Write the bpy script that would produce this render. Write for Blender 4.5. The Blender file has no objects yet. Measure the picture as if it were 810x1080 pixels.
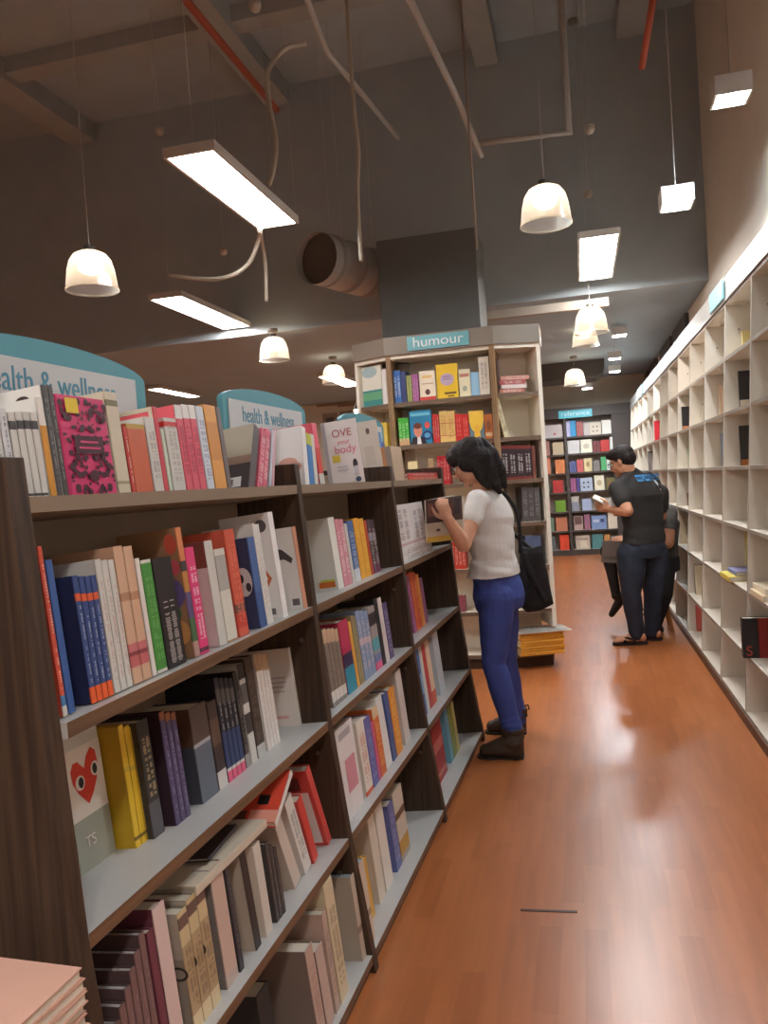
import bpy, math, random
import numpy as np
from mathutils import Matrix, Vector, Euler
random.seed(7)
scene = bpy.context.scene
COL = scene.collection

# ------------------------------------------------------------------ camera
F, CX, CY, CAMH = 835.0, 405.0, 540.0, 1.44
dY = Vector((612 - CX, CY - 499, -F)).normalized()
LEAN = 0.068
dZ = Vector((-LEAN, 1, (dY.x * -LEAN + dY.y) / (-dY.z))).normalized()
dX = dY.cross(dZ)
ROT = Matrix((dX, dY, dZ))              # world = ROT @ camera
cam_d = bpy.data.cameras.new('camera')
cam = bpy.data.objects.new('camera', cam_d)
COL.objects.link(cam)
cam_d.sensor_fit = 'VERTICAL'
cam_d.sensor_height = 36.0
cam_d.lens = F / 1080 * 36.0
cam_d.clip_start = 0.05
cam.matrix_world = Matrix.Translation((0, 0, CAMH)) @ ROT.to_4x4()
scene.camera = cam

def ray(x, y):
    return ROT @ Vector(((x - CX) / F, (CY - y) / F, -1))
def at(x, y, Y):
    d = ray(x, y); t = Y / d.y
    return Vector((0, 0, CAMH)) + d * t
def proj(p):
    c = ROT.transposed() @ (Vector(p) - Vector((0, 0, CAMH)))
    return CX + F * c.x / -c.z, CY - F * c.y / -c.z
def hit(x, y, p0, n):
    d = ray(x, y); o = Vector((0, 0, CAMH))
    return o + d * ((Vector(p0) - o).dot(n) / d.dot(n))

# ------------------------------------------------------------------ materials
MATS = {}
def lin(c):
    c = c / 255.0
    return c / 12.92 if c <= 0.04045 else ((c + 0.055) / 1.055) ** 2.4
def rgba(c):
    return (lin(c[0]), lin(c[1]), lin(c[2]), 1)
def mat(c, rough=0.5, metal=0.0, noise=0.06, scale=30, spec=0.4, bump=0.0):
    key = (tuple(c), rough, metal, noise, scale, spec, bump)
    if key in MATS:
        return MATS[key]
    m = bpy.data.materials.new('paint_%d' % len(MATS)); m.use_nodes = True
    nt = m.node_tree; b = nt.nodes['Principled BSDF']
    b.inputs['Roughness'].default_value = rough
    b.inputs['Metallic'].default_value = metal
    b.inputs['Specular IOR Level'].default_value = spec
    if noise or bump:
        tc = nt.nodes.new('ShaderNodeTexCoord')
        n = nt.nodes.new('ShaderNodeTexNoise'); n.inputs['Scale'].default_value = scale
        n.inputs['Detail'].default_value = 3
        nt.links.new(tc.outputs['Object'], n.inputs['Vector'])
    if noise:
        mx = nt.nodes.new('ShaderNodeMix'); mx.data_type = 'RGBA'
        a = rgba(c)
        mx.inputs[6].default_value = tuple(min(1, v * (1 - noise)) for v in a[:3]) + (1,)
        mx.inputs[7].default_value = tuple(min(1, v * (1 + noise)) for v in a[:3]) + (1,)
        nt.links.new(n.outputs['Fac'], mx.inputs[0])
        nt.links.new(mx.outputs[2], b.inputs['Base Color'])
    else:
        b.inputs['Base Color'].default_value = rgba(c)
    if bump:
        bp = nt.nodes.new('ShaderNodeBump'); bp.inputs['Strength'].default_value = bump
        bp.inputs['Distance'].default_value = 0.01
        nt.links.new(n.outputs['Fac'], bp.inputs['Height'])
        nt.links.new(bp.outputs[0], b.inputs['Normal'])
    MATS[key] = m
    return m
def flat(c, rough=0.45):
    return mat(c, rough, noise=0.0)
def emit(c, s):
    key = ('e', tuple(c), s)
    if key in MATS:
        return MATS[key]
    m = bpy.data.materials.new('lamp_glow'); m.use_nodes = True
    b = m.node_tree.nodes['Principled BSDF']
    b.inputs['Base Color'].default_value = rgba(c)
    b.inputs['Emission Color'].default_value = rgba(c)
    b.inputs['Emission Strength'].default_value = s
    MATS[key] = m
    return m
def wood(c0, c1, axis=2, scale=14, rough=0.45):
    key = ('w', tuple(c0), tuple(c1), axis, scale, rough)
    if key in MATS:
        return MATS[key]
    m = bpy.data.materials.new('wood_grain'); m.use_nodes = True
    nt = m.node_tree; b = nt.nodes['Principled BSDF']; b.inputs['Roughness'].default_value = rough
    b.inputs['Specular IOR Level'].default_value = 0.3
    tc = nt.nodes.new('ShaderNodeTexCoord'); mp = nt.nodes.new('ShaderNodeMapping')
    s = [scale * 9] * 3; s[axis] = scale * 0.25
    mp.inputs['Scale'].default_value = s
    n = nt.nodes.new('ShaderNodeTexNoise'); n.inputs['Scale'].default_value = 1.0; n.inputs['Detail'].default_value = 5
    cr = nt.nodes.new('ShaderNodeValToRGB')
    cr.color_ramp.elements[0].position = 0.35; cr.color_ramp.elements[0].color = rgba(c0)
    cr.color_ramp.elements[1].position = 0.68; cr.color_ramp.elements[1].color = rgba(c1)
    nt.links.new(tc.outputs['Object'], mp.inputs[0]); nt.links.new(mp.outputs[0], n.inputs['Vector'])
    nt.links.new(n.outputs['Fac'], cr.inputs[0]); nt.links.new(cr.outputs[0], b.inputs['Base Color'])
    MATS[key] = m
    return m

# ------------------------------------------------------------------ mesh builder
class MB:
    def __init__(s):
        s.v = []; s.f = []; s.m = []; s.mats = []
    def mi(s, m):
        if m not in s.mats:
            s.mats.append(m)
        return s.mats.index(m)
    def poly(s, pts, m):
        n = len(s.v); s.v += [tuple(p) for p in pts]
        s.f.append(tuple(range(n, n + len(pts)))); s.m.append(s.mi(m))
    def hexa(s, p, m):
        """p: 8 points, bottom ring 0-3 and top ring 4-7 (counter-clockwise from above); m: one material or dict"""
        n = len(s.v); s.v += [tuple(q) for q in p]
        fs = dict(bottom=(3, 2, 1, 0), top=(4, 5, 6, 7), y0=(0, 1, 5, 4), x1=(1, 2, 6, 5), y1=(2, 3, 7, 6), x0=(3, 0, 4, 7))
        for k, f in fs.items():
            mm = m.get(k, m['all']) if isinstance(m, dict) else m
            s.f.append(tuple(n + i for i in f)); s.m.append(s.mi(mm))
    def box(s, x0, x1, y0, y1, z0, z1, m):
        s.hexa([(x0, y0, z0), (x1, y0, z0), (x1, y1, z0), (x0, y1, z0), (x0, y0, z1), (x1, y0, z1), (x1, y1, z1), (x0, y1, z1)], m)
    def prism(s, pts, off, m, side=None):
        """closed outline pts (3d) pushed by vector off"""
        off = Vector(off); n = len(s.v); k = len(pts)
        s.v += [tuple(p) for p in pts] + [tuple(Vector(p) + off) for p in pts]
        s.f.append(tuple(range(n + k - 1, n - 1, -1))); s.m.append(s.mi(m))
        s.f.append(tuple(range(n + k, n + 2 * k))); s.m.append(s.mi(m))
        for i in range(k):
            j = (i + 1) % k
            s.f.append((n + i, n + j, n + k + j, n + k + i)); s.m.append(s.mi(side or m))
    def tube(s, path, r, m, seg=8, caps=True):
        path = [Vector(p) for p in path]
        n = len(s.v); up = None
        for i, p in enumerate(path):
            d = (path[min(i + 1, len(path) - 1)] - path[max(i - 1, 0)]).normalized()
            if up is None:
                up = Vector((0, 0, 1)) if abs(d.z) < 0.9 else Vector((1, 0, 0))
            a = d.cross(up).normalized(); b = a.cross(d).normalized(); up = b
            rr = r[i] if isinstance(r, (list, tuple)) else r
            for k in range(seg):
                t = 2 * math.pi * k / seg
                s.v.append(tuple(p + a * (math.cos(t) * rr) + b * (math.sin(t) * rr)))
        for i in range(len(path) - 1):
            for k in range(seg):
                k2 = (k + 1) % seg
                s.f.append((n + i * seg + k, n + i * seg + k2, n + (i + 1) * seg + k2, n + (i + 1) * seg + k)); s.m.append(s.mi(m))
        if caps:
            s.f.append(tuple(n + k for k in range(seg - 1, -1, -1))); s.m.append(s.mi(m))
            e = n + (len(path) - 1) * seg
            s.f.append(tuple(e + k for k in range(seg))); s.m.append(s.mi(m))
    def lathe(s, prof, m, seg=32, o=(0, 0, 0)):
        n = len(s.v)
        for (r, z) in prof:
            for k in range(seg):
                t = 2 * math.pi * k / seg
                s.v.append((o[0] + r * math.cos(t), o[1] + r * math.sin(t), o[2] + z))
        for i in range(len(prof) - 1):
            for k in range(seg):
                k2 = (k + 1) % seg
                s.f.append((n + i * seg + k, n + i * seg + k2, n + (i + 1) * seg + k2, n + (i + 1) * seg + k)); s.m.append(s.mi(m))
    def ball(s, c, r, m, seg=12, rings=8):
        if not isinstance(r, (tuple, list)):
            r = (r, r, r)
        n = len(s.v)
        s.v.append((c[0], c[1], c[2] - r[2]))
        for i in range(1, rings):
            ph = math.pi * i / rings
            for k in range(seg):
                t = 2 * math.pi * k / seg
                s.v.append((c[0] + r[0] * math.sin(ph) * math.cos(t), c[1] + r[1] * math.sin(ph) * math.sin(t), c[2] - r[2] * math.cos(ph)))
        s.v.append((c[0], c[1], c[2] + r[2])); e = len(s.v) - 1
        mi = s.mi(m)
        for k in range(seg):
            k2 = (k + 1) % seg
            s.f.append((n, n + 1 + k2, n + 1 + k)); s.m.append(mi)
            b = n + 1 + (rings - 2) * seg
            s.f.append((e, b + k, b + k2)); s.m.append(mi)
            for i in range(rings - 2):
                a = n + 1 + i * seg
                s.f.append((a + k, a + k2, a + seg + k2, a + seg + k)); s.m.append(mi)
    def build(s, name, parent=None, smooth=False, bevel=0.0, loc=None):
        me = bpy.data.meshes.new(name)
        me.from_pydata(s.v, [], s.f)
        for m in s.mats:
            me.materials.append(m)
        me.polygons.foreach_set('material_index', s.m)
        if smooth:
            me.polygons.foreach_set('use_smooth', [True] * len(s.f))
        me.update()
        o = bpy.data.objects.new(name, me); COL.objects.link(o)
        if parent:
            o.parent = parent
        if loc is not None:
            o.location = loc
        if bevel:
            b = o.modifiers.new('edge', 'BEVEL'); b.width = bevel; b.segments = 2; b.limit_method = 'ANGLE'
        return o
def tag(o, label, cat, group=None):
    o['label'] = label; o['category'] = cat
    if group:
        o['group'] = group
    return o
def thing(name, label, cat, M=None, group=None):
    o = bpy.data.objects.new(name, None); COL.objects.link(o)
    o.empty_display_size = 0.05
    if M is not None:
        o.matrix_world = M if isinstance(M, Matrix) else Matrix.Translation(M)
    return tag(o, label, cat, group)
def struct(o):
    o['kind'] = 'structure'
    return o
_fonts = {}
def text_obj(name, s, size, m, parent, M, extrude=0.0008, squeeze=1.0):
    """raised lettering as a mesh, standing in the local XY plane of M"""
    cu = bpy.data.curves.new(name, 'FONT'); cu.body = s; cu.size = size; cu.extrude = extrude
    cu.align_x = 'CENTER'; cu.align_y = 'CENTER'
    t = bpy.data.objects.new(name, cu); COL.objects.link(t)
    dg = bpy.context.evaluated_depsgraph_get(); dg.update()
    me = bpy.data.meshes.new_from_object(t.evaluated_get(dg))
    bpy.data.objects.remove(t)
    me.materials.clear(); me.materials.append(m)
    for v in me.vertices:
        v.co.x *= squeeze
    o = bpy.data.objects.new(name, me); COL.objects.link(o)
    o.parent = parent; o.matrix_local = M
    return o
def axes(o, x, y, z):
    """matrix with the given column axes"""
    M = Matrix((tuple(x) + (0,), tuple(y) + (0,), tuple(z) + (0,), (0, 0, 0, 1))).transposed()
    M.translation = Vector(o)
    return M

# ------------------------------------------------------------------ room
XL, XR, YB, YF, ZC = -8.0, 1.24, -4.0, 14.75, 5.6
LOWY, LOWZ = 7.9, 3.12
def floor_mat():
    m = bpy.data.materials.new('laminate_planks'); m.use_nodes = True
    nt = m.node_tree; b = nt.nodes['Principled BSDF']
    tc = nt.nodes.new('ShaderNodeTexCoord'); mp = nt.nodes.new('ShaderNodeMapping')
    mp.inputs['Rotation'].default_value = (0, 0, math.radians(90))
    br = nt.nodes.new('ShaderNodeTexBrick')
    br.inputs['Scale'].default_value = 1.0
    br.inputs['Brick Width'].default_value = 0.42; br.inputs['Row Height'].default_value = 0.07
    br.inputs['Mortar Size'].default_value = 0.0; br.offset = 0.37
    br.inputs['Color1'].default_value = rgba((180, 108, 61)); br.inputs['Color2'].default_value = rgba((167, 96, 52))
    br.inputs['Mortar'].default_value = rgba((174, 102, 56))
    mp2 = nt.nodes.new('ShaderNodeMapping'); mp2.inputs['Scale'].default_value = (26, 2.2, 1)
    n = nt.nodes.new('ShaderNodeTexNoise'); n.inputs['Scale'].default_value = 1.0; n.inputs['Detail'].default_value = 2
    mx = nt.nodes.new('ShaderNodeMix'); mx.data_type = 'RGBA'; mx.blend_type = 'MULTIPLY'; mx.inputs[0].default_value = 0.42
    cr = nt.nodes.new('ShaderNodeValToRGB')
    cr.color_ramp.elements[0].color = (0.62, 0.58, 0.55, 1); cr.color_ramp.elements[1].color = (1, 1, 1, 1)
    cr.color_ramp.elements[0].position = 0.3; cr.color_ramp.elements[1].position = 0.65
    nt.links.new(tc.outputs['Object'], mp.inputs[0]); nt.links.new(mp.outputs[0], br.inputs['Vector'])
    nt.links.new(tc.outputs['Object'], mp2.inputs[0]); nt.links.new(mp2.outputs[0], n.inputs['Vector'])
    nt.links.new(n.outputs['Fac'], cr.inputs[0])
    nt.links.new(br.outputs['Color'], mx.inputs[6]); nt.links.new(cr.outputs[0], mx.inputs[7])
    nt.links.new(mx.outputs[2], b.inputs['Base Color'])
    n2 = nt.nodes.new('ShaderNodeTexNoise'); n2.inputs['Scale'].default_value = 1.2; n2.inputs['Detail'].default_value = 4
    mr = nt.nodes.new('ShaderNodeMapRange'); mr.inputs[3].default_value = 0.278; mr.inputs[4].default_value = 0.3
    nt.links.new(tc.outputs['Object'], n2.inputs['Vector'])
    nt.links.new(n2.outputs['Fac'], mr.inputs[0]); nt.links.new(mr.outputs[0], b.inputs['Roughness'])
    b.inputs['Specular IOR Level'].default_value = 0.62
    return m
DARK = mat((164, 172, 176), 0.85, noise=0.12, scale=3, spec=0.2)
def slab(name, x0, x1, y0, y1, z0, z1, m):
    b = MB(); b.box(x0, x1, y0, y1, z0, z1, m); return struct(b.build(name))
slab('floor', XL, XR, YB, YF, -0.1, 0, floor_mat())
slab('ceiling', XL, XR, YB, YF, ZC, ZC + 0.1, DARK)
slab('ceiling_low', XL, XR, LOWY, YF, LOWZ, LOWZ + 0.1, mat((156, 172, 182), 0.8, noise=0.1, scale=2))
slab('wall_bulkhead', XL, XR, LOWY - 0.08, LOWY, LOWZ, ZC, DARK)
slab('wall_right', XR, XR + 0.1, YB, YF, 0, ZC, mat((222, 214, 202), 0.8, noise=0.1, scale=2.5))
slab('wall_left', XL - 0.1, XL, YB, YF, 0, ZC, mat((196, 182, 162), 0.8, noise=0.1, scale=2.5))
slab('wall_back', XL, XR, YF, YF + 0.1, 0, ZC, mat((210, 198, 180), 0.8, noise=0.12, scale=2.0))
slab('wall_front', XL, XR, YB - 0.1, YB, 0, ZC, mat((196, 184, 166), 0.8, noise=0.1, scale=2.5))
# dark structural column rising behind the humour bookcase
slab('column', -1.55, -0.72, 6.55, 7.1, 0, 3.5, mat((100, 100, 97), 0.85, noise=0.1, scale=4))
# second, rounded drop bulkhead over the far aisle
b = MB()
bx0, bx1, bz0, bz1, rr = -0.75, 0.44, 2.86, LOWZ, 0.16
pts = [(bx0, 12.3, bz1)] + [(bx0 + rr - rr * math.cos(t), 12.3, bz0 + rr - rr * math.sin(t)) for t in [i * math.pi / 12 for i in range(7)]]
pts += [(bx1 - rr + rr * math.sin(t), 12.3, bz0 + rr - rr * math.cos(t)) for t in [i * math.pi / 12 for i in range(7)]] + [(bx1, 12.3, bz1)]
b.prism(pts, (0, 0.7, 0), mat((74, 68, 64), 0.8, noise=0.1))
struct(b.build('trim_1'))
# a pale cable tray on the front of the bulkhead
b = MB(); b.box(-1.6, 0.35, LOWY - 0.155, LOWY - 0.085, 2.98, 3.06, mat((150, 140, 128), 0.6))
struct(b.build('trim_2'))
# ceiling beams running along the shop
for i, (x, w) in enumerate([(-5.2, 0.3), (-2.9, 0.25), (-0.75, 0.22), (0.55, 0.25)]):
    slab('trim_%d' % (3 + i), x, x + w, YB, LOWY - 0.1, ZC - 0.2, ZC, mat((160, 162, 160), 0.85, noise=0.12, scale=4))
for i, y in enumerate([1.5, 4.2, 6.4]):
    slab('trim_%d' % (7 + i), XL, XR, y, y + 0.2, ZC - 0.14, ZC, mat((160, 162, 160), 0.85, noise=0.12, scale=4))
# dark upright panels on the wall above the white shelving
for i, (xa, xb, yt, yb) in enumerate([(714, 729, 322, 378), (699, 711, 323, 380), (686, 694, 340, 382), (680, 685, 347, 386)]):
    Y0 = hit(xb, yb, (XR, 0, 0), Vector((1, 0, 0))).y; Y1 = hit(xa, yb, (XR, 0, 0), Vector((1, 0, 0))).y
    b = MB(); b.box(XR - 0.04, XR, Y0, Y1, 2.66, LOWZ - 0.02, mat((78, 74, 72), 0.6, noise=0.1))
    tag(b.build('wall_panel'), ['dark upright wall panel above white shelving, closest to the dark ceiling drop',
        'dark upright wall panel above white shelving, second from the ceiling drop',
        'dark upright wall panel above white shelving, third from the ceiling drop',
        'dark upright wall panel above white shelving, closest to the back wall'][i], 'wall panel', 'dark panels above the white shelving')
# small framed pictures on the far wall
for i, (x0, x1, y0, y1) in enumerate([(339, 352, 413, 424), (360, 371, 413, 424), (344, 352, 440, 450), (362, 370, 437, 446)]):
    p = at(x0, y1, YF - 0.03); q = at(x1, y0, YF - 0.03)
    t = thing('wall_poster', ['small poster with a dark round head high on back wall',
        'small poster with dark blocks high on back wall beside pendant', 'lower small dark poster on back wall above the books, pendant side',
        'lower small dark poster on back wall above the blue arch'][i], 'poster', Matrix.Translation((p.x, YF - 0.02, p.z)), 'small posters on the back wall')
    w, h = q.x - p.x, q.z - p.z
    b = MB(); b.box(-w * .4, w * 1.4, 0, 0.02, -h * .5, h * 1.5, mat((150, 132, 112), 0.7)); b.build('sheet', t)
    b = MB(); b.prism([(w * .5 + w * .5 * math.cos(k), -0.004, h * .5 + h * .55 * math.sin(k)) for k in [j * .5236 for j in range(12)]] if i == 0 else
            [(0, -.004, 0), (w * .9, -.004, 0), (w * .9, -.004, h * .3), (w * .5, -.004, h * .4), (w, -.004, h * .6), (w, -.004, h), (0, -.004, h)], (0, .004, 0), flat((84, 76, 72))); b.build('picture', t)
# ------------------------------------------------------------------ lamps
WHITE_LIT = (252, 250, 250)
def panel_light(cx, cy, z, lx, ly, label, up):
    t = thing('panel_light', label, 'ceiling light', Matrix.Translation((cx, cy, z)), 'rectangular ceiling panel lights')
    b = MB(); fr = mat((196, 190, 182), 0.4)
    for (x0, x1, y0, y1) in [(-lx, -lx + .018, -ly, ly), (lx - .018, lx, -ly, ly), (-lx + .018, lx - .018, -ly, -ly + .018), (-lx + .018, lx - .018, ly - .018, ly)]:
        b.box(x0, x1, y0, y1, 0, 0.05, fr)
    b.box(-lx + .018, lx - .018, -ly + .018, ly - .018, 0.035, 0.05, fr)
    b.build('frame', t)
    b = MB(); b.box(-lx + .018, lx - .018, -ly + .018, ly - .018, 0.006, 0.03, emit(WHITE_LIT, PANEL)); b.build('diffuser', t)
    for k, (sx, sy) in enumerate([(0, -1), (0, 1)]):
        b = MB(); b.tube([(sx * lx * .8, sy * ly * .9, 0.05), (sx * lx * .8, sy * ly * .9, up - z)], 0.002, mat((170, 166, 162), 0.6), 6); b.build('suspension_wire', t)
PANEL = 16.0
panel_light(-1.84, 4.38, 3.2, .145, .62, 'large bright panel light with dangling white flex cable, high over the bookshelf', ZC)
panel_light(-3.4, 7.03, 3.2, .16, .74, 'bright panel light beyond the largest one, over the darker side', ZC)
panel_light(.24, 6.92, 3.2, .155, .69, 'bright panel light over the aisle between pendant and spot boxes', ZC)
panel_light(-5.87, 10.95, 3.06, .11, .64, 'thin far panel light just past the health sign', LOWZ)
# added panels of the same kind, mostly out of view, to brighten the shop
panel_light(.24, -.9, 3.2, .155, .69, 'added unseen panel light over the aisle behind the viewer', ZC)
panel_light(-1.84, -.6, 3.2, .155, .69, 'added unseen panel light over the bookshelf row behind the viewer', ZC)
panel_light(-3.4, 2.2, 3.2, .155, .69, 'added unseen panel light over the next aisle behind the health sign', ZC)
panel_light(-3.4, 11.5, 3.06, .155, .69, 'added panel light under the low ceiling behind the humour bookcase', LOWZ)  # added for more light in the far part of the shop

def shade_mat():
    m = bpy.data.materials.new('ribbed_glass'); m.use_nodes = True
    nt = m.node_tree; nt.nodes.remove(nt.nodes['Principled BSDF'])
    out = nt.nodes['Material Output']
    tr = nt.nodes.new('ShaderNodeBsdfTranslucent'); tr.inputs[0].default_value = (0.9, 0.86, 0.8, 1)
    tp = nt.nodes.new('ShaderNodeBsdfTransparent'); tp.inputs[0].default_value = (0.9, 0.88, 0.84, 1)
    gl = nt.nodes.new('ShaderNodeBsdfGlossy'); gl.inputs['Roughness'].default_value = 0.15
    m1 = nt.nodes.new('ShaderNodeMixShader'); m1.inputs[0].default_value = 0.45
    m2 = nt.nodes.new('ShaderNodeMixShader'); m2.inputs[0].default_value = 0.06
    nt.links.new(tr.outputs[0], m1.inputs[1]); nt.links.new(tp.outputs[0], m1.inputs[2])
    nt.links.new(m1.outputs[0], m2.inputs[1]); nt.links.new(gl.outputs[0], m2.inputs[2])
    nt.links.new(m2.outputs[0], out.inputs[0])
    return m
SHADE = shade_mat()
def pendant(px, py, w, top, label):
    d = F * 0.3 / w
    c = Vector((0, 0, CAMH)) + ray(px, py) * d
    t = thing('pendant_lamp', label, 'pendant lamp', Matrix.Translation(c), 'ribbed glass pendant lamps')
    b = MB(); prof = [(.152, -.115), (.15, -.1), (.146, -.06), (.138, 0.0), (.122, .06), (.095, .098), (.06, .115), (.03, .12)]
    seg = 48; prof2 = [(r - .006, z) for r, z in reversed(prof)]
    b.lathe(prof, SHADE, seg)
    for i in range(len(b.v)):                                  # fine ribs
        k = i % seg; x, y, z = b.v[i]; s = 1 + (.012 if k % 2 else -.012); b.v[i] = (x * s, y * s, z)
    b.lathe([(.157, -.118), (.157, -.108), (.15, -.106), (.15, -.118), (.157, -.118)], SHADE, seg)
    b.build('lamp_shade', t, smooth=True)
    b = MB(); b.lathe([(.0, .15), (.034, .15), (.034, .10), (.03, .09), (0, .09)], mat((70, 66, 62), 0.5), 20); b.build('lamp_holder', t, smooth=True)
    b = MB(); b.ball((0, 0, .03), (.075, .075, .05), emit((255, 232, 200), BULB), 20, 12); b.build('bulb', t, smooth=True)
    b = MB(); b.tube([(0, 0, .15), (0.002, 0, top - c.z - .02)], .0028, mat((176, 172, 168), 0.6), 6); b.build('cord', t)
    b = MB(); b.lathe([(0, top - c.z), (.05, top - c.z), (.05, top - c.z - .03), (0, top - c.z - .035)], mat((120, 108, 96), 0.6), 20); b.build('ceiling_rose', t, smooth=True)
BULB = 5.0
pendant(96, 286, 52, ZC, 'ribbed glass pendant lamp hanging above the health sign')
pendant(575, 217, 52, ZC, 'ribbed glass pendant lamp hanging highest, above the woman\'s aisle')
pendant(289, 368, 31, LOWZ, 'small ribbed pendant lamp beside two tiny track spots')
pendant(352, 395, 25, LOWZ, 'small ribbed pendant lamp next to the humour bookcase, above wall posters')
pendant(623, 338, 34, ZC, 'ribbed pendant lamp over far aisle, upper one of the overlapping pair')
pendant(617, 355, 27, LOWZ, 'ribbed pendant lamp over far aisle, lower one of the overlapping pair')
pendant(606, 398, 22, LOWZ, 'smallest ribbed pendant lamp, over the aisle before the reference bookcase')

def box_light(c, s, top, label, power):
    c = Vector(c)
    t = thing('box_downlight', label, 'downlight', Matrix.Translation(c), 'white box downlights along the aisle')
    b = MB(); wm = mat((205, 202, 198), 0.45); h = s * .55
    for (x0, x1, y0, y1) in [(-s, -s + .012, -s, s), (s - .012, s, -s, s), (-s + .012, s - .012, -s, -s + .012), (-s + .012, s - .012, s - .012, s)]:
        b.box(x0, x1, y0, y1, -h, h, wm)
    b.box(-s + .012, s - .012, -s + .012, s - .012, h - .012, h, wm); b.build('housing', t)
    b = MB(); b.lathe([(0, -h + .004), (s * .8, -h + .004), (s * .82, -h + .03), (0, -h + .03)], emit((236, 246, 255), power), 24); b.build('lens', t, smooth=False)
    b = MB(); b.tube([(0, 0, h), (0, 0, top - c.z)], .0035, mat((176, 172, 168), 0.6), 6); b.build('cord', t)
BOX = 110.0
box_light((.93, 4.83, 3.5), .095, ZC, 'white box downlight with blue flare, highest above the white shelving', BOX)
box_light((.674, 5.29, 3.1), .095, ZC, 'white round-lens box downlight hanging lower, second along the white shelving', BOX)
for (x, y, Y), lab in zip([(653, 350, 9.6), (648, 375, 11.2), (648, 389, 12.2), (619, 407, 13.2)],
        ['far box downlight under the low ceiling, level with the pendant pair', 'far box downlight under low ceiling, second beyond the pendant pair',
         'far box downlight under low ceiling, third beyond the pendant pair', 'tiny far downlight beside the smallest pendant']):
    p = at(x, y, Y); p.z = min(p.z, LOWZ - .06)
    box_light(p, .085, LOWZ, lab, BOX * 2)
box_light((.75, 2.4, 3.1), .095, ZC, 'added unseen white box downlight above the near white shelving', BOX)  # extra downlight out of view, added to light the near shelving
box_light((.72, 7.2, 3.1), .0905, ZC, 'white box downlight hidden above the shelving near the ceiling drop', BOX) if False else None

def track_spot(px, py, Y, lab):
    c = at(px, py, Y)
    t = thing('track_spot', lab, 'spotlight', Matrix.Translation(c), 'tiny track spots')
    b = MB(); b.tube([(0, 0.0, 0), (.02, .06, .12)], [.045, .03], mat((70, 66, 62), 0.5), 14); b.build('lamp_head', t)
    b = MB(); b.ball((-.003, -.012, -.01), .03, emit((255, 240, 220), 20), 12, 8); b.build('bulb', t, smooth=True)
    b = MB(); b.tube([(.02, .06, .12), (.02, .06, LOWZ - c.z)], .008, mat((70, 66, 62), 0.5), 8); b.build('stem', t)
track_spot(290, 339, 8.6, 'tiny lit track spot above the pendant, upper of the two')
track_spot(310, 350, 8.6, 'tiny lit track spot beside the pendant, lower of the two')
track_spot(376, 433, 10.5, 'tiny lit spot glowing beside the humour bookcase edge')

# ------------------------------------------------------------------ ceiling services
def pipe(name, pts, r, m, label, cat, seg=8):
    b = MB(); b.tube(pts, r, m, seg); return tag(b.build(name, smooth=True), label, cat)
def spline(pts, n=8):
    P = [Vector(p) for p in pts]; P = [P[0]] + P + [P[-1]]; out = []
    for i in range(1, len(P) - 2):
        for k in range(n):
            t = k / n; a, b_, c, d = P[i - 1:i + 3]
            out.append(0.5 * ((2 * b_) + (c - a) * t + (2 * a - 5 * b_ + 4 * c - d) * t * t + (3 * b_ - a - 3 * c + d) * t ** 3))
    return out + [P[-2]]
RED = mat((150, 66, 40), 0.6); FLEX = mat((176, 166, 150), 0.6, bump=0.3, scale=300); CONDUIT = mat((176, 174, 170), 0.6)
p0, p1 = at(196, 0, 3.9), at(292, 116, 5.3); d = (p1 - p0)
pipe('sprinkler_pipe', [p0 - d, p0, p1], .022, RED, 'rusty red pipe crossing the ceiling above the large panel light', 'pipe')
p0, p1 = at(690, -8, 4.6), at(677, 72, 4.9); pipe('sprinkler_pipe', [Vector((p0.x, p0.y - .1, ZC)), p0, p1], .02, RED, 'short red pipe dropping from ceiling near the box downlights', 'pipe')
pipe('flex_cable', spline([at(x, y, Y) for x, y, Y in [(322, 46, 4.9), (300, 52, 4.8), (283, 75, 4.7), (284, 110, 4.6), (291, 150, 4.5), (288, 180, 4.5), (283, 196, 4.5)]]), .016, FLEX, 'pale flex cable looping down onto the large panel light', 'cable')
pipe('flex_cable', [Vector((at(372, 100, 5.2).x, 5.2, ZC))] + spline([at(x, y, Y) for x, y, Y in [(374, 125, 5.2), (378, 160, 5.2), (377, 200, 5.2), (379, 245, 5.2), (381, 275, 5.2)]]), .014, FLEX, 'pale flex cable hanging straight with a loose end', 'cable')
pipe('flex_cable', spline([at(x, y, Y) for x, y, Y in [(274, 243, 4.98), (273, 252, 5.1), (262, 278, 5.2), (240, 292, 5.2), (210, 294, 5.3), (180, 290, 5.4)]]), .015, FLEX, 'pale flex cable curving sideways below the large panel light', 'cable')
pipe('flex_cable', spline([at(x, y, Y) for x, y, Y in [(275, 242, 4.97), (276, 252, 5.2), (280, 280, 5.4), (281, 318, 5.5)]]), .013, FLEX, 'short pale flex cable dropping below the large panel light', 'cable')
pipe('hanging_rod', [Vector((at(490, 80, 5.4).x, 5.4, ZC)), at(492, 92, 5.4), at(503, 263, 5.4)], .008, mat((140, 130, 118), 0.6), 'thin pale rod hanging above the humour bookcase', 'rod')
pipe('conduit', [at(322, -5, 4.6), at(345, 55, 5.2), at(420, 145, 6.4)], .02, CONDUIT, 'grey conduit bending across the ceiling past the flex cables', 'conduit')
pipe('conduit', [at(430, -5, 4.8), at(478, 95, 6.0), at(508, 165, 6.45)], .025, CONDUIT, 'grey conduit over the aisle beside the hanging rod', 'conduit')
pipe('conduit', [Vector((at(600, 140, 6.5).x, 6.5, ZC)), at(600, 140, 6.5), at(495, 152, 6.5)], .03, CONDUIT, 'grey conduit crossing above the highest pendant', 'conduit')
t = thing('air_duct', 'round grey air duct with open end behind the large panel light', 'duct', at(333, 272, 6.55))
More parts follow.
